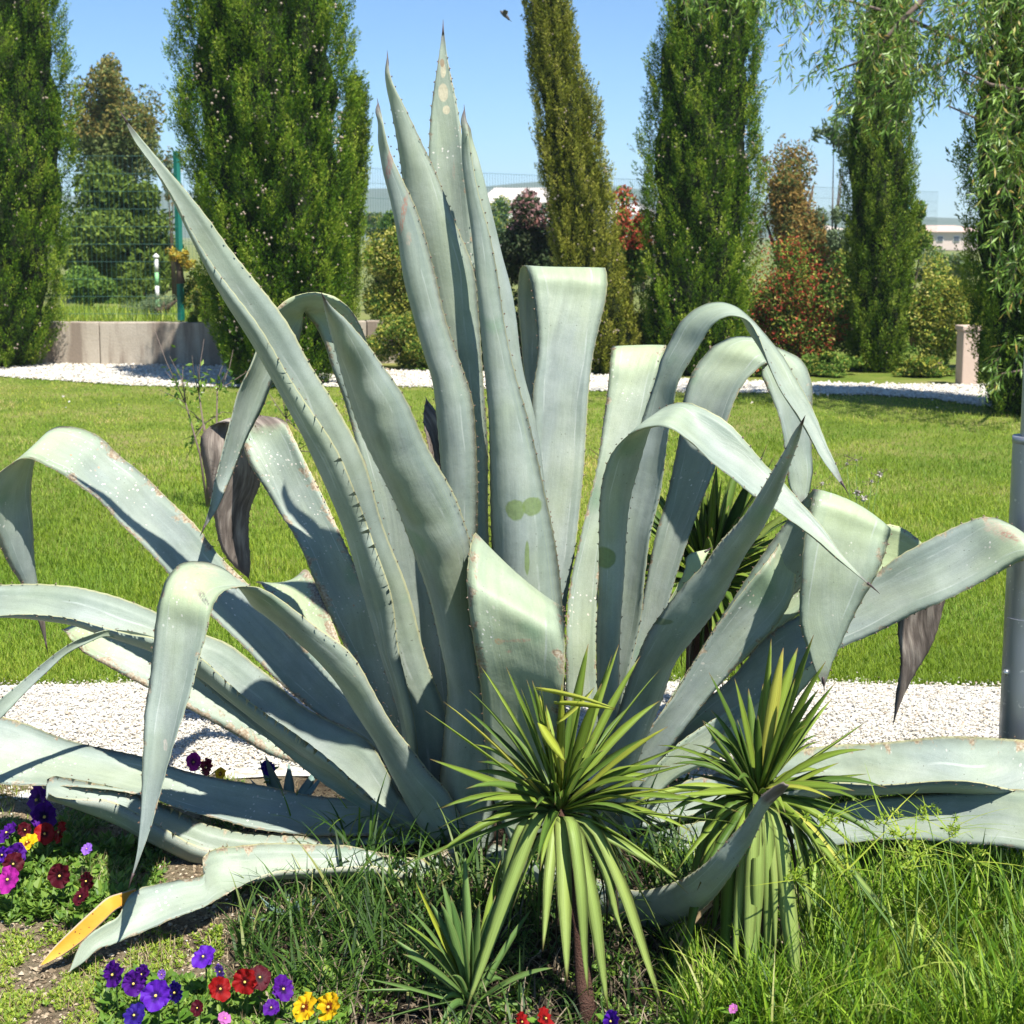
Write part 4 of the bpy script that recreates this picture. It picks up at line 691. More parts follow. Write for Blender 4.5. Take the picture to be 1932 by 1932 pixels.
YU1, C1 = yucca((yc1[0], yc1[1], 0), (1056, 1528), 2.69, tips1, 'front yucca with drooping light green straps and yellow folded leaves before the agave', 0.017, 0.0175, M_YUC, M_YUCP, extra=58, spread=0.29)
sword('leaf', YU1, [P(1060, 1470, 2.66), P(1040, 1390, 2.62), P(1014, 1300, 2.60)], 0.020, M_YUCY, 0.1)
sword('leaf', YU1, [P(1012, 1299, 2.60), P(1060, 1306, 2.56), P(1110, 1318, 2.53), P(1164, 1338, 2.50)], 0.017, M_YUCY, 1.15, label='yellow leaf snapped over sideways at the top', vee=0.15)
sword('leaf', YU1, [P(1046, 1326, 2.60), P(1085, 1326, 2.56), P(1120, 1330, 2.53), P(1160, 1339, 2.51)], 0.013, M_YUCY, 1.3, vee=0.1)
sword('leaf', YU1, [P(1050, 1365, 2.60), P(1068, 1350, 2.60), P(1100, 1325, 2.60), P(1122, 1296, 2.62)], 0.024, M_YUCY, 0.2, vee=0.15)
sword('leaf', YU1, [P(1018, 1362, 2.58), P(1030, 1385, 2.57), P(1048, 1410, 2.56), P(1068, 1440, 2.56)], 0.022, M_YUCY, 0.1, vee=0.1, label='yellow leaf tip folded downward')
yc2 = G(1428, 1830)
tips2 = [(1337, 1268, .0, 'd', .8), (1326, 1361, -.1, 'd', .8), (1391, 1357, 0, 'd', .8), (1412, 1299, .1, 'd'), (1455, 1205, .1, 'u', 1.2), (1478, 1222, .05, 'u', 1.3), (1505, 1222, .08, 'u', 1.3), (1535, 1198, -.05, 'u', 1.5), (1558, 1248, -.02, 'u', 1.1), (1576, 1288, .05, 'u'), (1570, 1318, .1, 'u', .8), (1545, 1300, -.1, 'd'), (1634, 1361, .05, 'u', 1.2), (1583, 1439, -.05, 'u'), (1637, 1460, 0, 'u'), (1612, 1492, -.1, 'u'), (1569, 1507, -.15, 'y', .8), (1272, 1500, -.1, 'u', .8), (1300, 1460, .1, 'd'), (1290, 1530, -.05, 'u', .8), (1300, 1545, .1, 'd'), (1350, 1400, .15, 'd'), (1600, 1470, .15, 'd'), (1440, 1290, .1, 'u', 1.4), (1500, 1280, -.1, 'u', 1.4),
 (1408, 1911, -.18, 'h', 1.35), (1463, 1808, -.15, 'h', 1.1), (1508, 1935, -.2, 'h', 1.5), (1384, 1838, -.15, 'h', 1.1), (1607, 1832, -.1, 'h', 1.2), (1713, 1771, -.05, 'h', 1.1), (1480, 1920, -.08, 'h', 1.1), (1272, 1905, -.1, 'x', 1.4), (1337, 1716, .05, 'x'), (1360, 1900, -.1, 'x', 1.6), (1295, 1860, .0, 'x'), (1650, 1700, .0, 'h', .9), (1560, 1640, .1, 'x'), (1400, 1700, .1, 'x'), (1440, 1720, .1, 'x'), (1425, 1840, -.16, 'h', 1.3), (1395, 1780, -.12, 'h', 1.1), (1450, 1890, -.14, 'h', 1.3), (1490, 1860, -.12, 'h', 1.2), (1540, 1820, -.08, 'h', 1.1), (1340, 1800, -.05, 'x', 1.2)]
YU2, C2 = yucca((yc2[0], yc2[1], 0), (1432, 1506), 2.73, tips2, 'right yucca with an upright bright green tuft above a skirt of dry leaves', 0.030, 0.0185, M_YUC, M_YUCP, extra=48, spread=0.27)
# dry skirt of dead leaves under the second yucca
for i in range(46):
    th = rnd.uniform(2.0, 5.6); r = rnd.uniform(0.03, 0.13); z = rnd.uniform(0.06, 0.24); b = np.array([yc2[0], yc2[1], z])+np.array([math.cos(th)*0.03, math.sin(th)*0.03, 0])
    e = np.array([yc2[0]+math.cos(th)*r*1.4-0.03, yc2[1]+math.sin(th)*r, 0.01+rnd.random()*0.05])
    sword('dead_leaf', YU2, [b, (b+e)/2+np.array([math.cos(th)*0.06, math.sin(th)*0.05, 0.04]), e], rnd.uniform(0.006, 0.014), M_STRAW if rnd.random() < 0.2 else M_DRY, rnd.uniform(-1, 1), ns=6)
for o in YU2.children:
    if o.name.startswith('dead_leaf') and not o.data.attributes.get('rnd'):
        at = o.data.attributes.new('rnd', 'FLOAT', 'POINT'); at.data.foreach_set('value', np.full(len(o.data.vertices), rnd.random(), dtype=np.float32))
yc3 = G(888, 1912)
tips3 = [(783, 1661, .05, 'y', 1.0), (833, 1661, .08, 'u', 1.2), (831, 1702, -.02, 'u', 1.2), (771, 1716, .0, 'u', .8), (876, 1600, .12, 'u', 1.1), (945, 1620, .12, 'u', 1.1), (970, 1778, .1, 'u'), (1048, 1808, .05, 'u', .8), (1046, 1826, -.05, 'u', .8), (730, 1723, -.05, 'u', .8), (690, 1846, -.1, 'u', .9), (668, 1870, -.05, 'u', .8), (1007, 1709, .1, 'u', .8), (740, 1770, .05, 'u'), (760, 1740, .1, 'u'), (935, 1690, .05, 'u', 1.2), (870, 1720, -.05, 'u', 1.2), (905, 1700, .0, 'u', 1.2), (810, 1700, .1, 'u', 1.2), (760, 1800, -.1, 'u'), (700, 1930, -.15, 'u', .9), (960, 1850, -.08, 'u', .8), (850, 1690, 0, 'u', 1.3), (890, 1750, -.05, 'u', 1.1)]
YU3, C3 = yucca((yc3[0], yc3[1], 0), (888, 1900), yc3[1], tips3, 'small low yucca seedling sprouting from the soil in front', 0, 0.016, M_YUCB, M_YUCP, extra=14, spread=0.16, dark=M_YUCB)
# tall yucca behind the agave on the right
yc4 = G(1300, 1400)
t4 = [(1448, 838, .1, 'd', 1.1), (1462, 858, .05, 'd', 1.0), (1352, 880, .0, 'd', 1.6), (1420, 890, .0, 'd', 1.2), (1500, 960, .0, 'd'), (1480, 930, .1, 'd'), (1372, 930, -.1, 'd', 1.3), (1310, 995, .0, 'u', 1.0), (1280, 1010, -.1, 'u'), (1450, 1010, -.1, 'd', 1.2), (1490, 1040, -.05, 'd'), (1480, 1120, -.1, 'u'), (1440, 1180, -.1, 'u', .9), (1400, 1230, -.1, 'd'), (1350, 1250, -.1, 'u'), (1280, 1150, -.1, 'u'), (1250, 1080, 0, 'd'), (1110, 845, .15, 'd', .8), (1120, 905, .1, 'd', .9), (1105, 1000, .1, 'd', 1), (1400, 950, .1, 'd', 1.4), (1470, 1080, .1, 'd'), (1400, 860, .15, 'd'), (1430, 1100, -.1, 'u'), (1420, 1140, .05, 'd'), (1330, 930, .1, 'd', 1.5)]
YU4, C4 = yucca((yc4[0], yc4[1], 0), (1335, 1110), 3.9, t4, 'dark leaved yucca standing behind the agave leaves on the right', 0.05, 0.030, M_YUC, M_YUCP, extra=110, spread=0.40)

# ================================================================== CYPRESSES
def crown_cloud(prof, nclump, cl, cw, nspray, sl, sw, cx, cy, lumps, front=0.7, outw=0.36, rin=0.74):
    """prof(z)->(cx_off, radius). returns arrays of spray diamonds"""
    z0, z1 = lumps['z']; z = z0+(z1-z0)*rng.random(nclump); th = np.where(rng.random(nclump) < front, rng.uniform(math.pi*0.95, math.pi*2.05, nclump), rng.uniform(0, 6.28, nclump))
    off, R = prof(z); k = 1+0.07*np.sin(th*5+z*2.3+lumps['p'])+0.085*np.sin(th*13-z*5+lumps['p']*2+np.sin(z*4+lumps['p']))+0.07*np.sin(z*7.5+th*8+lumps['p']*3)+0.03*np.sin(z*17-th*5)
    r = R*k*(rin+(1-rin)*rng.random(nclump)**0.5)
    C = np.stack([cx+off+r*np.cos(th), cy+r*np.sin(th), z], 1); hd = np.stack([np.cos(th), np.sin(th), np.zeros(nclump)], 1)
    ax = unit(hd*outw*rng.uniform(0.2, 1.9, nclump)[:, None]+np.array([0, 0, 1])+rng.normal(0, 0.13, (nclump, 3))); s = rng.uniform(0.6, 1.35, nclump)
    a = np.repeat(np.clip(rng.beta(1.3, 1.7, nclump)+(k-1)*1.7, 0, 1), nspray); C_ = np.repeat(C, nspray, 0); A_ = np.repeat(ax, nspray, 0); S_ = np.repeat(s, nspray)  # hollows darker, bulges paler: shade put into the spray colour
    M = len(C_); u = rng.random(M); side = unit(np.cross(A_, rng.normal(0, 1, (M, 3)))); rad = cw*S_*np.sin(np.pi*np.clip(u, 0.03, 0.97))**0.7*(1-0.45*u)*np.sqrt(rng.random(M))
    pos = C_+A_*((u-0.4)*cl*S_)[:, None]+side*rad[:, None]
    dr = unit(A_+side*rng.uniform(0.2, 1.3, M)[:, None]+rng.normal(0, 0.12, (M, 3))); A = dr*(sl*S_*rng.uniform(0.6, 1.3, M))[:, None]/2
    B = unit(np.cross(dr, rng.normal(0, 1, (M, 3))))*(sw*S_*rng.uniform(0.7, 1.3, M))[:, None]/2
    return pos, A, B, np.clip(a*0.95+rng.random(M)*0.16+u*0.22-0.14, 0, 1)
def cypress(depth, ys, xl, xr, label, mat, nclump=3400, ztop_extra=0.7, seed=0, cones=130, blur=1.0, trunk_base=0.12):
    """silhouette from picture columns ys (top->bottom) with left/right edges"""
    zs = np.array([P(0, y, depth)[2] for y in ys]); L = np.array([P(x, y, depth)[0] for x, y in zip(xl, ys)]); Rr = np.array([P(x, y, depth)[0] for x, y in zip(xr, ys)])
    zs = zs[::-1]; cxs = ((L+Rr)/2)[::-1]; rr = ((Rr-L)/2)[::-1]
    zt = zs[-1]+ztop_extra; zs = np.append(zs, [zs[-1]+ztop_extra*0.6, zt]); cxs = np.append(cxs, [cxs[-1]]*2); rr = np.append(rr, [rr[-1]*0.6, 0.04])
    zs = np.insert(zs, 0, max(zs[0]-0.12, 0.02)); cxs = np.insert(cxs, 0, cxs[0]); rr = np.insert(rr, 0, rr[0]*0.72)
    prof = lambda z: (np.interp(z, zs, cxs), np.interp(z, zs, rr)*0.97)
    R = empty('cypress_tree', (cxs[0], depth, 0), label, 'cypress')
    tube('trunk', [(cxs[0], depth, -0.05), (cxs[0], depth, zs[0]+0.3), (np.interp(2.0, zs, cxs), depth, 2.0), (cxs[-2], depth, zs[-2])], [trunk_base, trunk_base*0.85, trunk_base*0.6, 0.03], M_BARK, R, 10)
    # opaque core of twigs, coloured dark to stand for shade in the gaps
    nz = 34; na = 20; V = []; F = []
    for i in range(nz+1):
        z = zs[0]+(zt-zs[0])*i/nz; o_, r_ = prof(z); 
        for j in range(na):
            th = 6.2832*j/na; rj = r_*(0.75+0.10*math.sin(th*5+z*2.3+seed)+0.07*math.sin(z*7+j)); V.append((o_+rj*math.cos(th), depth+rj*math.sin(th), z))
    for i in range(nz):
        for j in range(na): F.append((i*na+j, i*na+(j+1) % na, (i+1)*na+(j+1) % na, (i+1)*na+j))
    F.append(tuple(range(na))[::-1]); F.append(tuple(nz*na+j for j in range(na)))
    link('shade_core', mesh_py('shade_core', V, F), R, M_CORE)
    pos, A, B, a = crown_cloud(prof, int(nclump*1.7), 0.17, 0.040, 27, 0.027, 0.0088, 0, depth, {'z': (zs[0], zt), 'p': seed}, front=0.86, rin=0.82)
    # shaggy tips standing out of the outline
    p2, A2, B2, a2 = crown_cloud(lambda z: (np.interp(z, zs, cxs), np.interp(z, zs, rr)*1.06), int(nclump*0.06), 0.13, 0.034, 22, 0.030, 0.0098, 0, depth, {'z': (zs[0], zt), 'p': seed+1}, front=0.6, outw=0.45, rin=0.93)
    tag(link('crown', diamonds('crown', np.concatenate([pos, p2]), np.concatenate([A, A2]), np.concatenate([B, B2]), np.concatenate([a, a2])), R, mat), kind=None)
    if cones:
        n = cones; z = rng.uniform(zs[1], zt-0.3, n); th = rng.uniform(math.pi, 2*math.pi, n); o_, r_ = prof(z); V = []; F = []
        ico = [(0, 0, 1), (0.9, 0, 0.3), (0, 0.9, 0.3), (-0.9, 0, 0.3), (0, -0.9, 0.3), (0, 0, -1)]
        for i in range(n):
            c = np.array([o_[i]+r_[i]*1.0*math.cos(th[i]), depth+r_[i]*1.0*math.sin(th[i]), z[i]]); s = rnd.uniform(0.010, 0.017)
            for dx in range(rnd.choice((1, 1, 1, 2, 3))):
                b = len(V); cc = c+rng.normal(0, 0.02, 3)*(dx > 0); V += [cc+np.array(v)*s for v in ico]; F += [(b, b+1, b+2), (b, b+2, b+3), (b, b+3, b+4), (b, b+4, b+1), (b+5, b+2, b+1), (b+5, b+3, b+2), (b+5, b+4, b+3), (b+5, b+1, b+4)]
        tag(link('seed_cones', mesh_py('seed_cones', V, F, smooth=True), R, M_CONE), kind='stuff')
    return R, prof, zs
ys = [-10, 60, 140, 230, 330, 430, 520, 600, 650, 672]
cypress(16.1, ys, [-110, -115, -118, -120, -122, -125, -125, -122, -112, -95], [118, 125, 128, 133, 134, 126, 120, 108, 96, 78], 'dark cypress column cut off by the left edge of the picture', M_CYP, 3600, seed=1, cones=110)
ys = [-10, 60, 140, 220, 300, 400, 500, 590, 660, 715]
cypress(14.2, ys, [340, 344, 350, 336, 358, 378, 392, 402, 422, 448], [655, 662, 664, 662, 664, 668, 662, 650, 640, 618], 'widest cypress with many pale cones beside the green fence post', M_CYP, 5200, seed=2.2, cones=300, trunk_base=0.16)
ys = [170, 210, 260, 320, 380, 450, 540, 640, 700]
cypress(15.2, ys, [655, 652, 645, 640, 636, 630, 620, 610, 610], [688, 692, 694, 692, 686, 680, 676, 665, 655], 'slim cypress growing against the right flank of the widest cypress', M_CYPD, 1100, 0.1, seed=5, cones=20, trunk_base=0.06)
ys = [-10, 60, 130, 200, 270, 340, 410, 480, 560, 640, 706]
cypress(15.4, ys, [992, 998, 1002, 1012, 1014, 1022, 1040, 1044, 1060, 1090, 1112], [1068, 1084, 1092, 1128, 1130, 1146, 1156, 1170, 1190, 1204, 1190], 'olive leaning cypress whose trunk slants down to the right behind the agave', M_CYPY, 2500, seed=3.1, cones=90, trunk_base=0.1)
ys = [-10, 40, 90, 150, 210, 280, 350, 420, 500, 580, 650, 704]
cypress(15.4, ys, [1252, 1250, 1234, 1230, 1226, 1218, 1212, 1210, 1208, 1210, 1216, 1236], [1438, 1438, 1438, 1432, 1430, 1432, 1428, 1424, 1418, 1414, 1404, 1384], 'dark green cypress standing fourth from the left behind the arched leaves', M_CYP, 3400, seed=4.4, cones=230)
ys = [-10, 60, 130, 200, 260, 330, 400, 480, 560, 640, 706]
cypress(15.6, ys, [1640, 1625, 1612, 1600, 1594, 1590, 1592, 1598, 1604, 1600, 1612], [1712, 1712, 1712, 1716, 1720, 1722, 1722, 1718, 1716, 1712, 1690], 'narrow cypress half veiled by hanging willow twigs', M_CYPD, 2300, seed=6.0, cones=16, trunk_base=0.08)
ys = [-10, 60, 140, 220, 300, 350, 400, 470, 540, 620, 700, 775]
cypress(11.9, ys, [1848, 1845, 1838, 1828, 1818, 1822, 1832, 1828, 1826, 1838, 1846, 1862], [2080, 2085, 2085, 2090, 2090, 2090, 2090, 2085, 2085, 2080, 2070, 2050], 'nearest cypress at the right edge behind the lamp post', M_CYPD, 3400, seed=7.5, cones=20, trunk_base=0.14)
# ================================================================== SHRUBS AND FAR TREES
def shrub(name, cat, cx, cy, rx, rz, depth, label, mats, n=2600, ls=0.05, trunk=True, z0=None, group=None, ry=None, lobes=9, ratio=0.45, seed=0, tw=1.0):
    """cx,cy,rx,rz in picture pixels at that depth. mats: [(material, share, height range 0..1)]"""
    r_ = np.random.default_rng(int(seed*97)+int(cx)); c = P(cx, cy, depth); sc = depth/FPX*1.13; RX = rx*sc; RZ = rz*sc; n = int(n*1.2); RY = (ry*sc if ry else RX*0.8)
    gz = 0.0 if z0 is None else z0; R = empty(name, (c[0], depth, gz), label, cat, group)
    tr = plain('shrub_bark', (0.10, 0.075, 0.055), 0.9, 0.1) if 'shrub_bark' not in bpy.data.materials else bpy.data.materials['shrub_bark']
    for k in range(3 if trunk else 1):
        e = c+np.array([r_.uniform(-.6, .6)*RX, r_.uniform(-.3, .3)*RY, r_.uniform(0.0, .5)*RZ])
        tube('trunk' if k == 0 else 'branch', [(c[0]+0.03*k, depth, gz-0.03), ((c[0]*1.5+e[0]*0.5)/2, depth, (gz+e[2])/2), e], np.array([0.05+RX*0.03, 0.03+RX*0.02, 0.01])*tw, tr, R, 6)
    lobes = int(lobes*2.2); lob = unit(r_.normal(0, 1, (lobes, 3)))*r_.uniform(0.15, 0.92, (lobes, 1)); lob[:, 0] *= 1-0.35*np.clip(lob[:, 2], 0, 1); lob[:, 1] -= 0.1; lr = r_.uniform(0.17, 0.42, lobes)
    N = n; li = r_.integers(0, lobes, N); dv = unit(r_.normal(0, 1, (N, 3))); rad = r_.random(N)**0.4
    q = lob[li]+dv*(lr[li]*rad)[:, None]; q = q/np.maximum(1.0, np.linalg.norm(q, axis=1, keepdims=True)*0.85)
    pos = c+q*np.array([RX, RY, RZ]); pos[:, 2] = np.maximum(pos[:, 2], gz+0.03)
    hgt = (q[:, 2]+1)/2; left = np.ones(N, bool)
    for mi, (mat, share, lo, hi) in enumerate(mats):
        last = mi == len(mats)-1
        m = left & ((np.ones(N, bool) if last else ((r_.random(N) < share) & (hgt > lo) & (hgt < hi) & ((rad > 0.55)))))
        left &= ~m; k = m.sum()
        if k == 0: continue
        A = unit(r_.normal(0, 1, (k, 3))+dv[m]*0.6+np.array([0, 0, 0.2]))*(ls*r_.uniform(0.6, 1.3, k))[:, None]/2
        B = unit(np.cross(A, r_.normal(0, 1, (k, 3))))*(ls*ratio*r_.uniform(0.7, 1.2, k))[:, None]/2
        cl = 0.5+0.5*np.sin(li[m]*2.4+seed)
        link('foliage' if last else 'flush_leaves', diamonds('foliage', pos[m], A, B, np.clip(r_.random(k)*0.7+cl*0.3, 0, 1), 0.3), R, mat)
    return R
M_EUC = foliage('eucalyptus', [(0, (0.07, 0.11, 0.03)), (0.6, (0.15, 0.19, 0.06)), (1, (0.25, 0.27, 0.10))], 0.25)
M_EUCB = foliage('eucalyptus_bronze', [(0, (0.15, 0.14, 0.035)), (0.6, (0.26, 0.21, 0.06)), (1, (0.36, 0.28, 0.09))], 0.25)
M_PINE = foliage('pine_green', [(0, (0.04, 0.075, 0.012)), (0.6, (0.11, 0.165, 0.025)), (1, (0.20, 0.27, 0.05))], 0.15)
M_BUSH = foliage('bush_green', [(0, (0.05, 0.11, 0.02)), (0.6, (0.12, 0.21, 0.035)), (1, (0.22, 0.32, 0.06))], 0.25)
M_DARKB = foliage('bush_dark', [(0, (0.02, 0.04, 0.018)), (0.6, (0.04, 0.065, 0.025)), (1, (0.08, 0.09, 0.05))], 0.15)
M_YELB = foliage('bush_yellow', [(0, (0.24, 0.26, 0.04)), (0.6, (0.42, 0.41, 0.07)), (0.9, (0.56, 0.52, 0.18)), (1, (0.62, 0.54, 0.10))], 0.3)
M_RED = foliage('photinia_red', [(0, (0.26, 0.035, 0.025)), (0.6, (0.48, 0.09, 0.055)), (1, (0.58, 0.20, 0.10))], 0.3)
M_RUST = foliage('rust_leaves', [(0, (0.18, 0.11, 0.03)), (0.6, (0.32, 0.20, 0.06)), (1, (0.40, 0.31, 0.10))], 0.3)
M_OLIVE = foliage('olive_grey', [(0, (0.10, 0.15, 0.07)), (0.6, (0.19, 0.25, 0.13)), (1, (0.30, 0.36, 0.20))], 0.3)
bz = WH-0.06
shrub('eucalyptus_tree', 'tree', 208, 262, 88, 138, 27, 'tall bronze-topped eucalyptus tree beyond the mesh fence on the left', [(M_EUCB, 0.55, 0.5, 1.1), (M_EUC, 1, 0, 1)], 17000, 0.10, z0=bz-.1, lobes=17, seed=1)
shrub('pine_tree', 'tree', 215, 455, 118, 120, 24.5, 'dark green pine filling the gap between the left cypresses', [(M_PINE, 1, 0, 1)], 22000, 0.13, z0=bz-.1, lobes=22, seed=2)
shrub('bush', 'bush', 165, 555, 70, 40, 22, 'mid green rounded bush behind the fence near the left cypress', [(M_BUSH, 1, 0, 1)], 6000, 0.08, z0=bz, seed=3)
shrub('bush', 'bush', 262, 560, 55, 40, 21.5, 'dark small bush behind the fence left of the green post', [(M_PINE, 1, 0, 1)], 5000, 0.07, z0=bz, seed=3.5)
shrub('bush', 'bush', 305, 578, 62, 34, 18.5, 'grey-green dry low bush just behind the wall by the fence post', [(M_OLIVE, 1, 0, 1)], 3500, 0.04, z0=bz, seed=4, ratio=0.2)
shrub('bush', 'bush', 320, 340, 22, 60, 23, 'thin twiggy olive bush beside the top of the green post', [(M_RUST, 0.4, 0, 1), (M_OLIVE, 1, 0, 1)], 900, 0.07, z0=bz, seed=4.2, tw=0.3)
shrub('creeper', 'climber', 340, 485, 28, 22, 16.2, 'yellow-orange leafy creeper caught on the fence post', [(foliage('creeper_yellow', [(0, (0.30, 0.24, 0.03)), (0.6, (0.50, 0.36, 0.05)), (1, (0.55, 0.28, 0.05))], 0.3), 0.8, 0, 1.1), (M_YELB, 1, 0, 1)], 420, 0.055, z0=P(340, 530, 16.2)[2], trunk=False, seed=5)
shrub('bush', 'bush', 386, 560, 38, 55, 16.4, 'sparse yellow leaved bush between the fence post and the widest cypress', [(M_YELB, 0.55, 0.2, 1.1), (M_BUSH, 1, 0, 1)], 2200, 0.06, z0=0.3, seed=6)
shrub('variegated_bush', 'bush', 752, 540, 85, 105, 17.2, 'tall yellow and green variegated bush left of the central spears', [(M_YELB, 0.6, 0.1, 1.1), (M_BUSH, 1, 0, 1)], 20000, 0.048, seed=7, lobes=16)
shrub('bush', 'bush', 745, 420, 42, 34, 20, 'bright green bush top rising above the variegated bush', [(M_BUSH, 1, 0, 1)], 4000, 0.08, seed=7.3)
shrub('bush', 'bush', 780, 648, 90, 62, 15.8, 'lower yellow-green bush at the edge of the far path', [(M_YELB, 0.4, 0.2, 1.1), (M_BUSH, 1, 0, 1)], 11000, 0.045, seed=7.7, lobes=12)
shrub('photinia_bush', 'bush', 995, 455, 82, 90, 19.0, 'dark bush with faded pink tips between the spears and the leaning cypress', [(foliage('pink_tips', [(0, (0.35, 0.16, 0.13)), (1, (0.50, 0.30, 0.30))], 0.3), 0.45, 0.6, 1.1), (M_DARKB, 1, 0, 1)], 9500, 0.08, seed=8, lobes=14)
shrub('bush', 'bush', 985, 640, 120, 85, 16.2, 'dark green bush low behind the folded upright leaf', [(M_BUSH, 0.3, 0.4, 1.1), (M_DARKB, 1, 0, 1)], 9000, 0.07, seed=8.4, lobes=14)
shrub('photinia_bush', 'bush', 1180, 470, 62, 90, 18.2, 'red-topped photinia between the leaning cypress and the fourth cypress', [(M_RED, 0.65, 0.5, 1.1), (M_YELB, 0.2, 0, 1), (M_BUSH, 1, 0, 1)], 8500, 0.07, seed=9, lobes=13)
shrub('bush', 'bush', 1190, 635, 72, 75, 15.9, 'shaded bush at the foot of the red-topped photinia', [(M_RED, 0.12, 0.3, 1.1), (M_BUSH, 1, 0, 1)], 7000, 0.065, seed=9.5, lobes=12)
shrub('photinia_bush', 'bush', 1500, 575, 105, 128, 15.9, 'large photinia dotted with red new leaves right of the fourth cypress', [(M_RED, 0.34, 0.05, 1.1), (M_YELB, 0.35, 0, 1.1), (M_BUSH, 1, 0, 1)], 30000, 0.045, seed=33, lobes=26)
shrub('rust_tree', 'tree', 1488, 410, 70, 135, 21, 'rust brown small tree rising above the photinia', [(M_RUST, 0.75, 0.0, 1.1), (M_EUC, 1, 0, 1)], 13000, 0.07, seed=31, lobes=22)
shrub('bush', 'bush', 1565, 470, 48, 75, 21, 'thin olive green bush left of the narrow cypress', [(M_OLIVE, 1, 0, 1)], 3200, 0.07, seed=11.6)
shrub('bush', 'bush', 1725, 440, 32, 46, 18.5, 'light green bush leaning out of the narrow cypress on its right', [(M_YELB, 0.25, 0.3, 1.1), (M_BUSH, 1, 0, 1)], 3500, 0.07, seed=12, tw=0.4)
shrub('variegated_bush', 'bush', 1768, 612, 66, 100, 15.7, 'yellow-green bush between the narrow cypress and the right cypress', [(M_YELB, 0.65, 0.2, 1.1), (M_BUSH, 1, 0, 1)], 17000, 0.048, seed=13, lobes=15)
shrub('bush', 'bush', 1650, 672, 80, 46, 15.9, 'dark low bush in the shade behind the narrow cypress', [(M_BUSH, 1, 0, 1)], 5000, 0.06, seed=13.5)
shrub('bush', 'bush', 1600, 560, 60, 70, 20, 'pale green bush filling the gap behind the photinia', [(M_YELB, 0.3, 0.2, 1.1), (M_BUSH, 1, 0, 1)], 5000, 0.075, seed=14)
shrub('olive_tree', 'tree', 1575, 255, 42, 55, 21, 'sparse small-leaved tree showing between the fourth and narrow cypress', [(M_OLIVE, 1, 0, 1)], 420, 0.12, seed=15, lobes=7, ratio=0.35, tw=0.35)
shrub('low_bush', 'bush', 1455, 692, 58, 30, 15.1, 'low green bush by the far path under the large photinia', [(M_RED, 0.12, 0.2, 1.1), (M_BUSH, 1, 0, 1)], 3600, 0.055, seed=16)
shrub('low_bush', 'bush', 1560, 694, 62, 28, 15.1, 'low bush by the far path left of the narrow cypress foot', [(M_YELB, 0.2, 0.2, 1.1), (M_BUSH, 1, 0, 1)], 3600, 0.055, seed=17)
shrub('low_bush', 'bush', 1745, 698, 62, 28, 15.0, 'low yellowish bush by the far path beside the masonry pillar', [(M_YELB, 0.5, 0.2, 1.1), (M_BUSH, 1, 0, 1)], 3600, 0.055, seed=18)
shrub('bush', 'bush', 1870, 600, 60, 110, 15.8, 'shaded bush filling the gap behind the right cypress', [(M_BUSH, 1, 0, 1)], 6000, 0.06, seed=19)
for bx_, by_, brx, brz, bd, bl in ((712, 425, 40, 34, 30, 'pale distant bush right of the widest cypress'), (935, 430, 44, 46, 30, 'pale distant bush just right of the central spears'), (1560, 480, 60, 50, 30, 'pale distant bush behind the photinia'), (1790, 505, 70, 42, 28, 'pale distant bush below the pinkish house'), (1215, 445, 40, 46, 28, 'pale distant bush behind the red-topped photinia')):
    shrub('distant_bush', 'bush', bx_, by_, brx, brz, bd, bl, [(M_YELB, 0.2, 0.2, 1.1), (M_OLIVE, 0.5, 0, 1.1), (M_BUSH, 1, 0, 1)], 4200, 0.10, seed=bx_*0.01, tw=0.6)
# gate pillar, marker, houses
pp = G(1823, 726); pil = empty('pillar', (pp[0], pp[1], 0), 'pale pinkish masonry pillar left of the right cypress', 'pillar')
M_PIL = plain('pink_render', (0.52, 0.40, 0.32), 0.9, 0.1, var=0.08, scale=5, bump=0.2)
box('shaft', (pp[0]-0.0, pp[1], 0.27), (0.17, 0.17, 0.56), M_PIL, pil, 0.1, 0.01); box('cap', (pp[0], pp[1], 0.575), (0.20, 0.20, 0.05), M_PIL, pil, 0.1, 0.01)
mk = P(298, 600, 19.5); R = empty('marker_post', (mk[0], mk[1], bz), 'small white and green banded marker post beyond the fence', 'marker')
zt = P(298, 488, 19.5)[2]; M_WH = plain('white_paint', (0.75, 0.74, 0.72), 0.6, 0.3, var=0.05); M_GR = plain('light_green_paint', (0.25, 0.55, 0.25), 0.6, 0.3, var=0.1)
for k in range(4): tube('band', [(mk[0], mk[1], bz+(zt-bz)*k/4), (mk[0], mk[1], bz+(zt-bz)*(k+1)/4-0.004)], [0.028, 0.028], (M_GR, M_WH)[k % 2], R, 10)
tube('knob', [(mk[0], mk[1], zt), (mk[0], mk[1], zt+0.03), (mk[0], mk[1], zt+0.07)], [0.028, 0.05, 0.01], M_WH, R, 10)
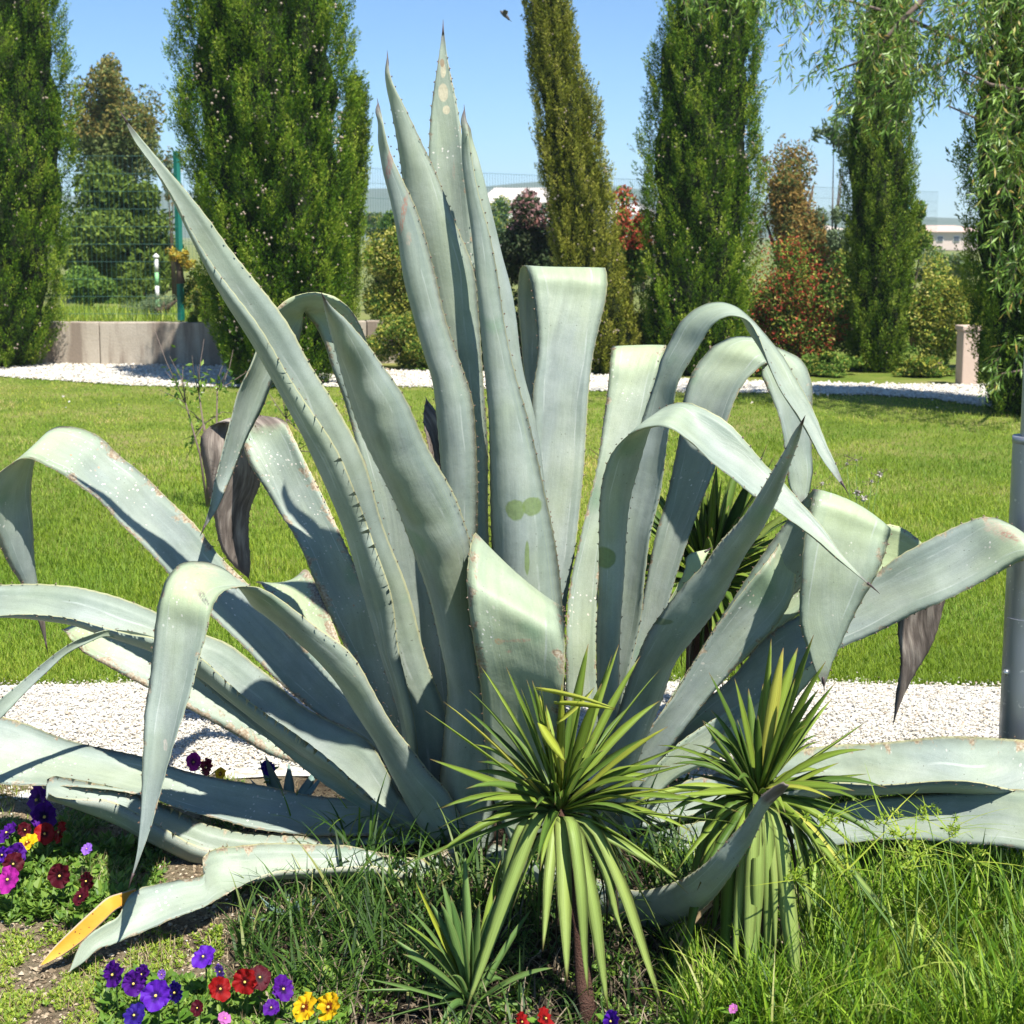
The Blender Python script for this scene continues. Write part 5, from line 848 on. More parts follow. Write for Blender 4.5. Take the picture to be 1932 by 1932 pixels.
def house(px0, px1, ytop, ybase, depth, label, wallc, roofc, nwin=5):
    depth *= 2
    a = P(px0, ybase, depth); b = P(px1, ybase, depth); zt = P(px0, ytop, depth)[2]; w = b[0]-a[0]; cx = (a[0]+b[0])/2; zw = zt*0.72+0
    R = empty('house', (cx, depth, 0), label, 'house'); mw = plain('house_wall', wallc, 0.9, 0.1, var=0.05, scale=1); mr = plain('roof_tiles', roofc, 0.9, 0.1, var=0.2, scale=3)
    dd = 18.0; box('wall', (cx, depth+dd/2, zw/2), (w, dd, zw), mw, R)
    V = [(cx-w/2-.4, depth-.4, zw), (cx+w/2+.4, depth-.4, zw), (cx+w/2+.4, depth+dd+.4, zw), (cx-w/2-.4, depth+dd+.4, zw), (cx-w/2+1.5, depth+dd/2, zt), (cx+w/2-1.5, depth+dd/2, zt)]
    link('roof', mesh_py('roof', V, [(0, 1, 5, 4), (1, 2, 5), (2, 3, 4, 5), (3, 0, 4), (3, 2, 1, 0)]), R, mr)
    mg = plain('dark_glass', (0.05, 0.06, 0.08), 0.2, 0.5)
    for k in range(nwin):
        x = cx-w/2+w*(k+.5)/nwin; f = box('window', (x, depth-0.02, zw*0.62), (w/nwin*0.4, 0.12, zw*0.3), M_WH, R); box('pane', (x, depth-0.06, zw*0.62), (w/nwin*0.34, 0.1, zw*0.25), mg, f)
house(905, 1060, 349, 420, 75, 'white house with pale tiled roof between the spears and the leaning cypress', (0.80, 0.76, 0.70), (0.62, 0.55, 0.50))
house(1725, 1880, 424, 500, 70, 'pinkish house half hidden behind the right hand bushes', (0.62, 0.50, 0.44), (0.55, 0.40, 0.33))
house(1512, 1590, 420, 470, 85, 'small white house seen between the photinia and the narrow cypress', (0.80, 0.78, 0.74), (0.6, 0.5, 0.42), 3)
house(1150, 1240, 380, 440, 90, 'white house behind the mesh fence above the red photinia', (0.80, 0.78, 0.74), (0.65, 0.62, 0.6), 3)
# little bird in the sky
bp = P(952, 28, 11.0); R = empty('bird', bp, 'tiny dark bird flying high left of the leaning cypress', 'bird'); M_BIRD = plain('bird_feathers', (0.10, 0.09, 0.09), 0.8, 0.1)
tube('body', [bp+np.array(v) for v in ((-0.035, 0, 0.03), (-0.02, 0, 0.018), (0, 0, 0), (0.02, 0, -0.018), (0.034, 0, -0.034), (0.04, 0, -0.040))], [0.003, 0.012, 0.015, 0.012, 0.008, 0.002], M_BIRD, R, 8)
for s in (-1, 1):
    V = [bp+np.array(v) for v in ((-0.012, 0.004*s, 0.012), (0.010, 0.004*s, -0.006), (0.028, 0.045*s, 0.018), (0.002, 0.05*s, 0.03), (-0.012, 0.03*s, 0.026))]; V += [v+np.array([0, 0, 0.002]) for v in V]
    F = [(0, 1, 2, 3, 4), (9, 8, 7, 6, 5)]+[(i, (i+1) % 5, 5+(i+1) % 5, 5+i) for i in range(5)]; link('wing', mesh_py('wing', V, F), R, M_BIRD)
V = [bp+np.array(v) for v in ((0.030, -0.008, -0.03), (0.030, 0.008, -0.03), (0.052, 0.012, -0.052), (0.052, -0.012, -0.052))]; V += [v+np.array([0.0, 0, 0.002]) for v in V]
link('tail', mesh_py('tail', V, [(0, 1, 2, 3), (7, 6, 5, 4), (0, 1, 5, 4), (1, 2, 6, 5), (2, 3, 7, 6), (3, 0, 4, 7)]), R, M_BIRD)

# ================================================================== WILLOW
wl = G(2200, 800); wl = np.array([wl[0], 11.3, 0]); WT = empty('willow_tree', wl, 'willow with fine hanging green leaves reaching in from the upper right', 'willow')
tube('trunk', [wl, wl+np.array([-0.05, 0, 1.2]), wl+np.array([-0.2, .1, 2.4]), wl+np.array([-0.5, .3, 3.6])], [0.16, 0.13, 0.10, 0.07], M_BARK, WT, 10)
brs = [([(2150, 100), (1960, 140), (1850, 95), (1700, 30), (1560, -10), (1440, -10)], 12.0), ([(2150, 60), (1930, 60), (1780, 120), (1660, 170), (1590, 215)], 11.9), ([(2150, 200), (1930, 170), (1870, 160), (1810, 130)], 11.2), ([(2150, 260), (1960, 270), (1880, 240), (1790, 200)], 11.6), ([(2150, 100), (1990, 60), (1900, -30), (1800, -60), (1640, -60)], 11.8), ([(2100, 300), (1990, 320), (1920, 400)], 10.7), ([(2100, 500), (1990, 540), (1900, 560)], 10.9), ([(2100, 620), (1980, 690), (1890, 705)], 11.0), ([(1800, -60), (1700, 40), (1640, 110), (1560, 140)], 11.8)]
for pts, dpt in brs:
    q = [P(x, y, dpt+0.15*math.sin(x)) for x, y in pts]; q[0] = wl+np.array([-0.2, 0.1, 2.0+0.2*rnd.random()]) if pts[0][0] > 2000 else q[0]
    tube('branch', q, np.linspace(0.028, 0.006, len(q)), M_TWIG, WT, 6)
regs = [(2020, 2350, -120, 240, 150, 11.3), (1590, 1880, -50, 70, 135, 11.9), (1640, 1800, 50, 130, 62, 11.7), (1800, 2000, -50, 120, 100, 11.3), (1590, 1720, 120, 235, 36, 11.7), (1850, 1990, 120, 330, 66, 11.0), (1870, 1990, 320, 480, 34, 10.9), (1440, 1600, -60, 10, 34, 11.9), (1480, 1610, 20, 100, 12, 11.8), (1720, 1850, 110, 175, 26, 11.6), (1880, 1960, 480, 560, 9, 10.9), (1880, 1960, 620, 700, 12, 10.8), (1270, 1400, -60, -15, 14, 11.5), (1535, 1610, 90, 150, 9, 11.7), (1400, 1470, -50, -10, 10, 11.8)]
PC = []; PA = []; PB = []; TW = []; TF = []
for x0, x1, y0, y1, n, dpt in regs:
    for _ in range(int(n*1.35)):
        p = P(rnd.uniform(x0, x1), rnd.uniform(y0, y1), dpt+rnd.uniform(-.35, .35)); L = rnd.uniform(0.12, 0.32); th = rnd.uniform(0, 6.28)
        d = np.array([math.cos(th)*0.8-0.3, math.sin(th)*0.6, rnd.uniform(-0.9, 0.1)]); d = unit(d); m = int(L/0.016)
        pts = []
        for k in range(m):
            d = unit(d+np.array([0, 0, -0.10])); p = p+d*L/m; pts.append(p)
            sd = unit(np.cross(d, rng.normal(0, 1, 3))); ld = unit(d*rnd.uniform(0.3, 1)+sd*rnd.uniform(0.4, 1)+np.array([0, 0, -0.25])); ll = rnd.uniform(0.05, 0.115)
            PC.append(p+ld*ll/2); PA.append(ld*ll/2); PB.append(unit(np.cross(ld, rng.normal(0, 1, 3)))*rnd.uniform(0.005, 0.010))
        V, F = tube_mesh('t', [pts[0], pts[len(pts)//2], pts[-1]], [0.0022, 0.0018, 0.001], 3, False); b = len(TW); TW += list(V); TF += [tuple(i+b for i in f) for f in F]
link('foliage', diamonds('foliage', np.array(PC), np.array(PA), np.array(PB), rng.random(len(PC)), 0.2), WT, M_WILLOW)
tag(link('twigs', mesh_py('twigs', TW, TF), WT, M_TWIG), kind='stuff')

# ================================================================== LAMP POST
b = P(1926, 1392, 3.35); bx, by = b[0], 3.35
LP = empty('lamp_post', (bx, by, 0), 'grey metal lamp post with a wider lower sleeve at the right edge', 'lamp post')
zs_ = P(1930, 826, 3.35)[2]
def post_cyl(name, z0, z1, r0, r1, n=40):
    V, F = tube_mesh(name, [(bx, by, z0), (bx, by, z0+0.001), (bx, by, z1-0.001), (bx, by, z1)], [r0, r0, r1, r1], n); return link(name, mesh_py(name, V, F, smooth=False), LP, M_METAL)
def smooth_sides(o):
    for p in o.data.polygons: p.use_smooth = len(p.vertices) == 4
s1 = post_cyl('lower_sleeve', -0.02, zs_, 0.053, 0.0495); s2 = post_cyl('upper_pole', zs_+0.0005, 3.9, 0.033, 0.030); smooth_sides(s1); smooth_sides(s2)
V, F = tube_mesh('r', [(bx, by, zs_-0.012), (bx, by, zs_+0.004)], [0.0507, 0.0507], 40); o = link('collar', mesh_py('collar', V, F), LP, M_METAL); smooth_sides(o)
# access door: curved plate
def door():
    z0 = P(1905, 1392, 3.3)[2]-0.05; z1 = P(1905, 1172, 3.3)[2]; V = []; F = []; a0, a1 = math.radians(196), math.radians(262); n = 12
    for i in range(n+1):
        a = a0+(a1-a0)*i/n
        for r in (0.0505, 0.0545):
            for z in (z0, z1): V.append((bx+r*math.cos(a), by+r*math.sin(a), z))
    for i in range(n):
        k = i*4; F += [(k+2, k+6, k+7, k+3), (k+1, k+3, k+7, k+5), (k, k+4, k+6, k+2)]
    F += [(0, 2, 3, 1), (n*4, n*4+1, n*4+3, n*4+2)]
    d = link('access_door', mesh_py('access_door', V, F), LP, M_METAL)
    for zz in (z0+0.05+0.06, ):
        a = math.radians(203); c = np.array([bx+0.0555*math.cos(a), by+0.0555*math.sin(a), P(1898, 1275, 3.3)[2]]); nrm = np.array([math.cos(a), math.sin(a), 0])
        tube('bolt', [c-nrm*0.002, c+nrm*0.003, c+nrm*0.0045, c+nrm*0.009], [0.008, 0.008, 0.005, 0.0045], M_BOLT, d, 12)
door()
tube('base_plate', [(bx, by, 0), (bx, by, 0.012)], [0.12, 0.12], M_METAL, LP, 24)

# ================================================================== PANSIES
def pansy_mats():
    D = {}
    for k, c, dk in (('purple', (0.085, 0.008, 0.24), (0.02, 0.003, 0.06)), ('violet', (0.11, 0.015, 0.42), (0.03, 0.006, 0.14)), ('blue', (0.03, 0.01, 0.22), (0.008, 0.003, 0.05)), ('red', (0.30, 0.008, 0.008), (0.05, 0.002, 0.004)), ('maroon', (0.08, 0.004, 0.012), (0.012, 0.001, 0.003)), ('magenta', (0.42, 0.02, 0.30), (0.12, 0.01, 0.10)), ('yellow', (0.80, 0.50, 0.01), (0.16, 0.01, 0.005)), ('lilac', (0.30, 0.13, 0.60), (0.2, 0.08, 0.4)), ('pink', (0.50, 0.15, 0.42), (0.35, 0.08, 0.3)), ('crimson', (0.17, 0.005, 0.03), (0.03, 0.002, 0.008))):
        t = NT('petal_'+k, 0.6, 0.2); a = t.attr('rad'); n = t.noise(t.world(), 260, 3); aa = t.math('ADD', a, t.math('MULTIPLY', t.math('SUBTRACT', n, 0.5), 0.5))
        cc = t.mix(t.step(aa, 0.28, 0.5), dk, c); cc = t.mix(t.math('MULTIPLY', t.step(n, 0.4, 0.7), 0.25), cc, tuple(v*0.55 for v in c)); t.col(cc); t.translucent(cc, 0.3); D[k] = t.m
    return D
PM = pansy_mats(); M_EYE = plain('pansy_eye', (0.75, 0.55, 0.12), 0.6, 0.2)
pet_cache = {}
def petal_mesh(col, kind, plainlow=False):
    key = (col, kind, rnd.randint(0, 2))
    if key in pet_cache: return pet_cache[key]
    wd, ln, base_ang = {'top': (1.06, 0.95, 0), 'side': (1.0, 0.88, 0), 'low': (1.3, 0.98, 0)}[kind]
    V = []; F = []; A = []; nr, na = 5, 12; pv = key[2]*1.9; V.append((0, 0, 0)); A.append(0.0)
    for i in range(1, nr+1):
        r = i/nr
        for j in range(na+1):
            t = -1+2*j/na; th = t*1.25*wd*(0.75+0.25*r); rr = r*ln*(1-0.22*abs(t)**3)*(1+0.035*math.sin(j*1.9+pv)*r); z = 0.17*math.sin(j*(1.5+0.3*key[2])+pv+i*0.7)*r*r*r*0.9+0.12*r-0.16*r*r
            V.append((rr*math.sin(th)*0.82, z, rr*math.cos(th)*0.98)); A.append(r)
    for j in range(na): F.append((0, 1+j, 2+j))
    for i in range(nr-1):
        for j in range(na): a = 1+i*(na+1)+j; F.append((a, a+na+1, a+na+2, a+1))
    me = mesh_py('petal', V, F, {'rad': A}, True); me.materials.append(PM[col]); pet_cache[key] = me; return me
eye_me = None; pleaf_me = None; LEAFM = foliage('pansy_leaf', [(0, (0.06, 0.15, 0.015)), (1, (0.15, 0.27, 0.04))], 0.3)
def pansy(px, py, size, col, label, low=None, zc=0.10, yaw=None, tilt=None):
    global eye_me, pleaf_me
    c = G(px, py, zc); r = 1.2*size*c[1]/FPX; R = empty('pansy', (c[0], c[1]+0.015, 0), label, 'pansy', 'pansies in the flower bed')
    yaw = rnd.uniform(-1.05, 1.05) if yaw is None else yaw; tilt = rnd.uniform(-0.1, 0.95) if tilt is None else tilt
    M = Matrix.Translation((c[0]-R.location.x, c[1]-R.location.y, c[2])) @ Matrix.Rotation(yaw, 4, 'Z') @ Matrix.Rotation(-tilt, 4, 'X') @ Matrix.Rotation(rnd.uniform(-0.3, 0.3), 4, 'Y')
    for k, (kind, ang, off) in enumerate((('top', 0.48, 0.10), ('top', -0.48, 0.06), ('side', 1.62, -0.02), ('side', -1.62, -0.02), ('low', math.pi, -0.08))):
        o = bpy.data.objects.new('petal', petal_mesh(low if (low and kind != 'top') else col, kind)); COL.objects.link(o); o.parent = R
        o.matrix_local = M @ Matrix.Translation((0, off*r, 0)) @ Matrix.Rotation(ang+rnd.uniform(-.1, .1), 4, 'Y') @ Matrix.Rotation(rnd.uniform(-0.12, 0.25), 4, 'X') @ Matrix.Scale(r*rnd.uniform(0.92, 1.08), 4)
    if eye_me is None:
        V, F = tube_mesh('e', [(0, 0.02, 0), (0, -0.05, 0), (0, -0.1, 0)], [0.10, 0.09, 0.03], 6); eye_me = mesh_py('eye', V, F, smooth=True); eye_me.materials.append(M_EYE)
    o = bpy.data.objects.new('eye', eye_me); COL.objects.link(o); o.parent = R; o.matrix_local = M @ Matrix.Translation((0, -0.12*r, 0)) @ Matrix.Scale(r, 4)
    tube('stem', [(c[0], c[1]+0.004, c[2]), (c[0]+0.002, c[1]+0.016, c[2]-0.01), (c[0], c[1]+0.018, c[2]*0.5), (c[0]+rnd.uniform(-.01, .01), c[1]+0.015, -0.01)], 0.0016, M_WEED_S, R, 5)
    V = []; F = []; n = rnd.randint(5, 8)
    for i in range(n):
        th = rnd.uniform(0, 6.28); h = rnd.uniform(0.1, 0.85)*c[2]; L = rnd.uniform(0.02, 0.036); w_ = L*0.26; b0 = np.array([c[0], c[1]+0.016, h]); d = np.array([math.cos(th), math.sin(th), rnd.uniform(0.1, 0.8)]); d = unit(d); s = unit(np.cross(d, [0, 0, 1])); k = len(V)
        V += [b0, b0+d*L*.35+s*w_*.8, b0+d*L*.75+s*w_, b0+d*L*1.1+np.array([0, 0, -.004]), b0+d*L*.75-s*w_, b0+d*L*.35-s*w_*.8, b0+d*L*.55+np.array([0, 0, -.003])]
        F += [(k, k+1, k+6), (k+1, k+2, k+6), (k+2, k+3, k+6), (k+3, k+4, k+6), (k+4, k+5, k+6), (k+5, k, k+6)]
    link('leaves', mesh_py('leaves', V, F, {'rnd': rng.random(len(V))}, True), R, LEAFM)
M_WEED_S = plain('green_stem', (0.10, 0.17, 0.04), 0.6, 0.3)
for q in [(72, 1508, 27, 'purple', 'large purple pansy topmost at the left edge of the bed', None), (82, 1540, 26, 'purple', 'purple pansy just under the topmost purple one', None), (14, 1572, 20, 'purple', 'dark violet pansy at the very left edge beside the red pansies', None), (84, 1574, 20, 'red', 'red pansy left of its red twin under the purple cluster', None), (113, 1570, 19, 'red', 'red pansy at the right end of the red pair under the purple cluster', None), (46, 1566, 15, 'maroon', 'small maroon pansy between the violet and the red ones', None),
          (52, 1590, 18, 'yellow', 'yellow pansy half hidden below the red pair at the left', None), (31, 1610, 20, 'purple', 'dark purple pansy under the yellow one at the left', None), (3, 1612, 16, 'violet', 'blue-violet pansy cut by the left picture edge', None), (16, 1660, 24, 'magenta', 'magenta pansy with maroon upper petals at the left edge', 'magenta'), (24, 1630, 20, 'maroon', 'dark maroon pansy right above the magenta one', None), (113, 1652, 22, 'maroon', 'dark crimson pansy right of the magenta one', None), (164, 1662, 17, 'maroon', 'nearly black maroon pansy above the orange torn strip', None), (152, 1692, 16, 'maroon', 'dark red pansy bending down under the nearly black one', None), (164, 1602, 11, 'lilac', 'tiny purple pansy alone on the bare soil', None),
          (364, 1438, 17, 'magenta', 'reddish pansy beside the gravel behind the low agave leaf', None), (390, 1448, 16, 'crimson', 'second crimson pansy by the gravel with yellow beside it', None), (416, 1460, 11, 'yellow', 'small yellow pansy by the gravel behind the low agave leaf', None), (506, 1448, 14, 'blue', 'dark blue pansy in the shade behind the agave leaves', None),
          (214, 1838, 23, 'purple', 'dark purple pansy leftmost of the front row', None), (252, 1855, 23, 'purple', 'purple pansy second from the left in the front row', None), (268, 1838, 17, 'purple', 'small purple pansy raised behind the front left pair', None), (294, 1878, 28, 'violet', 'biggest bright violet pansy of the front row', None), (331, 1872, 20, 'blue', 'deep blue pansy touching the biggest violet one', None), (384, 1806, 22, 'violet', 'violet pansy standing alone behind the front row', None), (416, 1832, 15, 'lilac', 'light violet pansy turned away behind the red ones', None), (254, 1916, 22, 'blue', 'blue-violet pansy lowest at the bottom edge left', None), (414, 1866, 23, 'red', 'bright red pansy leftmost of the red ones in front', None), (463, 1852, 24, 'red', 'red pansy in the middle of the front row', None), (490, 1845, 22, 'maroon', 'dark red pansy right of the middle red one', None),
          (533, 1866, 23, 'purple', 'purple pansy between the reds and the yellow pair', None), (512, 1902, 16, 'purple', 'dim purple pansy below and left of the yellow pair', None), (575, 1900, 27, 'yellow', 'left pansy of the bright yellow pair', None), (622, 1900, 26, 'yellow', 'right pansy of the bright yellow pair', None), (373, 1902, 14, 'maroon', 'small maroon pansy below the violet one', None), (424, 1922, 13, 'pink', 'small pink and white pansy at the bottom edge', None), (305, 1838, 9, 'lilac', 'small lilac bud between the violet flowers', None), (983, 1928, 18, 'red', 'red pansy at the bottom edge under the small yucca', None), (1028, 1922, 20, 'red', 'orange-red pansy at the bottom edge left of the yucca trunk', None), (1154, 1926, 20, 'violet', 'violet pansy at the bottom edge right of the yucca trunk', None), (1384, 1904, 10, 'pink', 'small pink flower low under the second yucca', None)]:
    pansy(q[0], q[1], q[2]*1.0, q[3], q[4], q[5])

# ================================================================== GROUND COVER AND TALL GRASSES
def blades_px(name, xr, yr, n, hh, ww, mat, label, cat='grass', bend=(0.3, 1.2), k=4, yfun=None, zc=0.0, attr=None):
    x = rng.uniform(*xr, n); y = yr[0]+(yr[1]-yr[0])*rng.random(n)
    if yfun is not None:
        ok = yfun(x, y); x, y = x[ok], y[ok]
    b = np.array([G(a, c) for a, c in zip(x, y)]); b[:, 2] = zc+soilz(b[:, 0], b[:, 1])-0.003; n = len(b)
    cl = 0.6+0.4*np.sin(b[:, 0]*13+np.sin(b[:, 1]*11)*2)
    me = strips(name, b, rng.uniform(*hh, n)*(0.6+0.4*cl), rng.uniform(*ww, n), rng.uniform(0.0, 0.45, n), rng.uniform(*bend, n), rng.uniform(0, 6.28, n), k, power=2.0)
    return tag(link(name, me, None, mat), label, cat, kind='stuff')
gap = lambda x, y: (((x-1760)/190)**2+((y-1850)/85)**2 > rng.uniform(0.5, 1.1, len(x))) & (np.sin(x*0.021+1)*np.sin(y*0.05+x*0.011)+rng.normal(0, 0.35, len(x)) > -0.45)
blades_px('tall_grass', (1290, 2150), (1680, 2010), 7500, (0.07, 0.24), (0.002, 0.0065), M_TALL, 'lush tall green grass in the lower right corner under the agave leaves', yfun=gap)
blades_px('tall_grass', (1240, 2150), (1500, 1660), 5000, (0.04, 0.12), (0.003, 0.006), M_TALL, 'green grass behind the second yucca by the right gravel edge')
blades_px('fine_grass', (1480, 2150), (1760, 2030), 14000, (0.03, 0.10), (0.0010, 0.002), M_SEDGE, 'fine yellow-green turf at the bottom right corner', k=3)
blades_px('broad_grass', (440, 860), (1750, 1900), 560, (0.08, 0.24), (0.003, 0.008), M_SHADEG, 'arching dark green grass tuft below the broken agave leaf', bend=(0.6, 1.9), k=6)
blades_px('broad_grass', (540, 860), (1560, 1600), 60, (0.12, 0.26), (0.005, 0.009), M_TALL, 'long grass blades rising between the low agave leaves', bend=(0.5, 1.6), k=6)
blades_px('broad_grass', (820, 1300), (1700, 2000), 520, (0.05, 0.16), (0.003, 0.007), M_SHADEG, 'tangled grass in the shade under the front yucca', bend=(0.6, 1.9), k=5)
def weeds(xr, yr, n, L, label, mat=M_WEED, dens=None, nl=7):
    x = rng.uniform(*xr, n); y = rng.uniform(*yr, n)
    if dens is not None: ok = dens(x, y); x, y = x[ok], y[ok]
    n = len(x); b = np.array([G(a, c) for a, c in zip(x, y)]); b[:, 2] = soilz(b[:, 0], b[:, 1]); C_ = np.repeat(b, nl, 0); m = len(C_); th = rng.uniform(0, 6.28, m); s = np.repeat(rng.uniform(0.5, 1.3, n), nl)*rng.uniform(0.6, 1.1, m)*L
    d = np.stack([np.cos(th), np.sin(th), rng.uniform(0.05, 1.2, m)], 1); d = unit(d); A = d*s[:, None]/2; sd = unit(np.cross(d, [0, 0, 1])+rng.normal(0, 0.25, (m, 3))); B = sd*(s*rng.uniform(0.18, 0.32, m))[:, None]
    C_ = C_+A*1.2+np.array([0, 0, 1])*(rng.random(m)*L*0.8)[:, None]
    return tag(link('ground_cover', diamonds('ground_cover', C_, A, B, rng.random(m), 0.3), None, mat), label, 'weeds', kind='stuff')
pat = lambda x, y: (np.sin(x*0.045+1)+np.sin(y*0.06+x*0.02)+rng.normal(0, 0.5, len(x))) > 0.1
weeds((0, 300), (1560, 1760), 1300, 0.023, 'leafy green ground cover around the left pansies', dens=pat)
weeds((60, 520), (1480, 1690), 2600, 0.012, 'small bright weeds on the soil behind the broken leaf', dens=pat)
weeds((0, 240), (1600, 1740), 900, 0.03, 'dense pansy foliage at the left edge')
weeds((190, 660), (1850, 1990), 1300, 0.022, 'pansy foliage massed under the front row of flowers')
weeds((0, 420), (1760, 1960), 4200, 0.0095, 'tiny pale green creeping weeds on the dry soil in front', mat=M_SEDGE, dens=pat)
weeds((450, 1300), (1640, 1980), 1500, 0.018, 'small leaved undergrowth in the shade under the agave and yuccas', dens=pat)
weeds((1250, 1932), (1600, 1980), 2500, 0.016, 'low leafy weeds between the tall grasses on the right', dens=pat)
blades_px('dry_stalks', (0, 560), (1480, 1980), 9000, (0.01, 0.055), (0.0008, 0.002), M_STRAW, 'short dry stalks and litter over the flower bed soil', cat='dry grass', k=2, yfun=pat)
blades_px('dry_stalks', (120, 260), (1570, 1700), 900, (0.03, 0.08), (0.0008, 0.0016), M_STRAW, 'dry brown twiggy tuft between the pansies', cat='dry grass', k=3)
blades_px('short_grass', (-50, 520), (1470, 1560), 4200, (0.012, 0.04), (0.0012, 0.0026), M_LAWN, 'thin grass growing along the gravel edge on the left', k=2, yfun=pat)
blades_px('dry_litter', (480, 1400), (1650, 1990), 1500, (0.02, 0.12), (0.002, 0.006), M_DRY, 'brown dead leaves and litter on the soil under the yuccas', cat='leaf litter', bend=(0.8, 1.7), k=3)
blades_px('broad_grass', (1320, 2100), (1700, 1990), 420, (0.12, 0.30), (0.005, 0.010), M_TALL, 'long broad grass blades standing among the tall grass on the right', bend=(0.3, 1.8), k=6)
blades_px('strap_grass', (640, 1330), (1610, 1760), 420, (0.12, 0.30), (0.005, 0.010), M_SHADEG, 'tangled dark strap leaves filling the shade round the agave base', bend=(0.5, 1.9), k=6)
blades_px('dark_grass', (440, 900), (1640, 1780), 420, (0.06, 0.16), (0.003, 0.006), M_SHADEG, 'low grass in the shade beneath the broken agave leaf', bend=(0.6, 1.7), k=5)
def clods():
    n = 22000; x = rng.uniform(-60, 1400, n); y = rng.uniform(1490, 2000, n); pts = np.array([G(a, c) for a, c in zip(x, y)]); sz = rng.uniform(0.002, 0.011, n)*rng.random(n)**1.2+0.0015; pts[:, 2] = soilz(pts[:, 0], pts[:, 1])+sz*0.2
    m = x > 455+rng.normal(0, 40, n)  # crumbs on this side take the shade-darkened humus tone
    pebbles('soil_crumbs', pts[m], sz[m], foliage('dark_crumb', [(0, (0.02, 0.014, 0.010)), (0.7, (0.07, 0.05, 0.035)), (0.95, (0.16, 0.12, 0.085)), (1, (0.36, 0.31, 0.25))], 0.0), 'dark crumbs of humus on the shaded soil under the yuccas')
    pts = pts[~m]; sz = sz[~m]
    pebbles('soil_crumbs', pts, sz, foliage('crumb', [(0, (0.08, 0.056, 0.036)), (0.5, (0.23, 0.175, 0.115)), (0.85, (0.40, 0.32, 0.22)), (1, (0.52, 0.45, 0.35))], 0.0), 'crumbs and clods of brown earth over the flower bed')
clods()
# sedges with round green heads
def sedge(px, py, heads, label):
    b = G(px, py); R = empty('sedge', (b[0], b[1], 0), label, 'sedge', 'umbrella sedges in the tall grass')
    for hx, hy, hd in heads:
        e = P(hx, hy, b[1]+hd); tube('stalk', [b+np.array([0, 0, -.01]), b*0.55+e*0.45+np.array([0.01, 0, 0.03]), e], [0.0022, 0.0018, 0.0012], M_WEED_S, R, 5)
        n = 8; me = strips('bracts', np.repeat(e[None], n, 0), rng.uniform(0.05, 0.17, n), np.full(n, 0.004), rng.uniform(1.0, 1.5, n), rng.uniform(0.0, 0.6, n), rng.uniform(0, 6.28, n), 4); link('bracts', me, R, M_SEDGE)
        CC = []; 
        for k in range(6):
            th = rnd.uniform(0, 6.28); q = e+np.array([math.cos(th)*rnd.uniform(.008, .03), math.sin(th)*rnd.uniform(.008, .03), rnd.uniform(0, .03)]); CC += [q]*14
        CC = np.array(CC); d = unit(rng.normal(0, 1, CC.shape)); A = d*0.006; B = unit(np.cross(d, rng.normal(0, 1, CC.shape)))*0.0016; link('flower_head', diamonds('flower_head', CC+d*0.005, A, B, rng.random(len(CC))), R, M_SEDGE)
sedge(1702, 1900, [(1700, 1640, 0), (1735, 1615, .02), (1840, 1625, .0)], 'sedge with a bright yellow-green star head left of the others')
sedge(1640, 1880, [(1668, 1555, .1), (1590, 1550, .1), (1500, 1660, -.05)], 'sedge whose heads stand against the lowest right agave leaf')
sedge(1800, 1860, [(1752, 1548, .15), (1790, 1568, .1), (1700, 1578, .1)], 'sedge with dark green heads in a row over the pale leaf')
sedge(1760, 1930, [(1600, 1640, .0), (1545, 1560, .05)], 'sedge with low yellow heads beside the second yucca')
# bare twiggy sapling behind on the left and withered flower stalks on the right
def sapling(px, py, depth, tips, label, leaves, cat='sapling'):
    b = G(px, py); depth = b[1]; R = empty('sapling', (b[0], b[1], 0), label, cat); bb = b
    LC = []
    for (mx, my), lst in tips:
        m = P(mx, my, depth); tube('branch', [bb+np.array([0, 0, -.01]), (bb+m)/2+np.array([0.02, 0, 0]), m], [0.008, 0.006, 0.004], M_TWIG, R, 6)
        for (tx, ty) in lst:
            e = P(tx, ty, depth+rnd.uniform(-.15, .15)); tube('twig', [m, (m+e)/2+rng.normal(0, 0.012, 3), e], [0.0035, 0.0025, 0.001], M_TWIG, R, 5)
            for k in range(leaves): LC.append(m+(e-m)*rnd.random()*0.7+rng.normal(0, 0.03, 3))
    if LC:
        LC = np.array(LC); d = unit(rng.normal(0, 1, LC.shape)+np.array([0, 0, -.2])); A = d*0.022; B = unit(np.cross(d, rng.normal(0, 1, LC.shape)))*0.009; link('leaves', diamonds('leaves', LC, A, B, rng.random(len(LC)), 0.3), R, M_WEED)
sapling(392, 960, 7, [((350, 760), [(320, 672), (312, 700), (345, 690), (288, 612), (300, 735)]), ((375, 740), [(362, 670), (385, 640), (392, 700), (372, 690)]), ((410, 735), [(440, 660), (430, 700), (468, 700), (420, 690)]), ((385, 800), [(330, 760), (440, 780), (345, 830), (350, 870)])], 'bare twiggy sapling with few leaves behind the drooping grey leaf tip', 7)
sapling(545, 930, 7, [((540, 790), [(520, 710), (560, 700), (600, 720), (500, 730), (580, 800), (610, 855)]), ((560, 850), [(600, 830), (640, 855), (520, 870)])], 'tangled bare twigs between the two left spear leaves', 4)
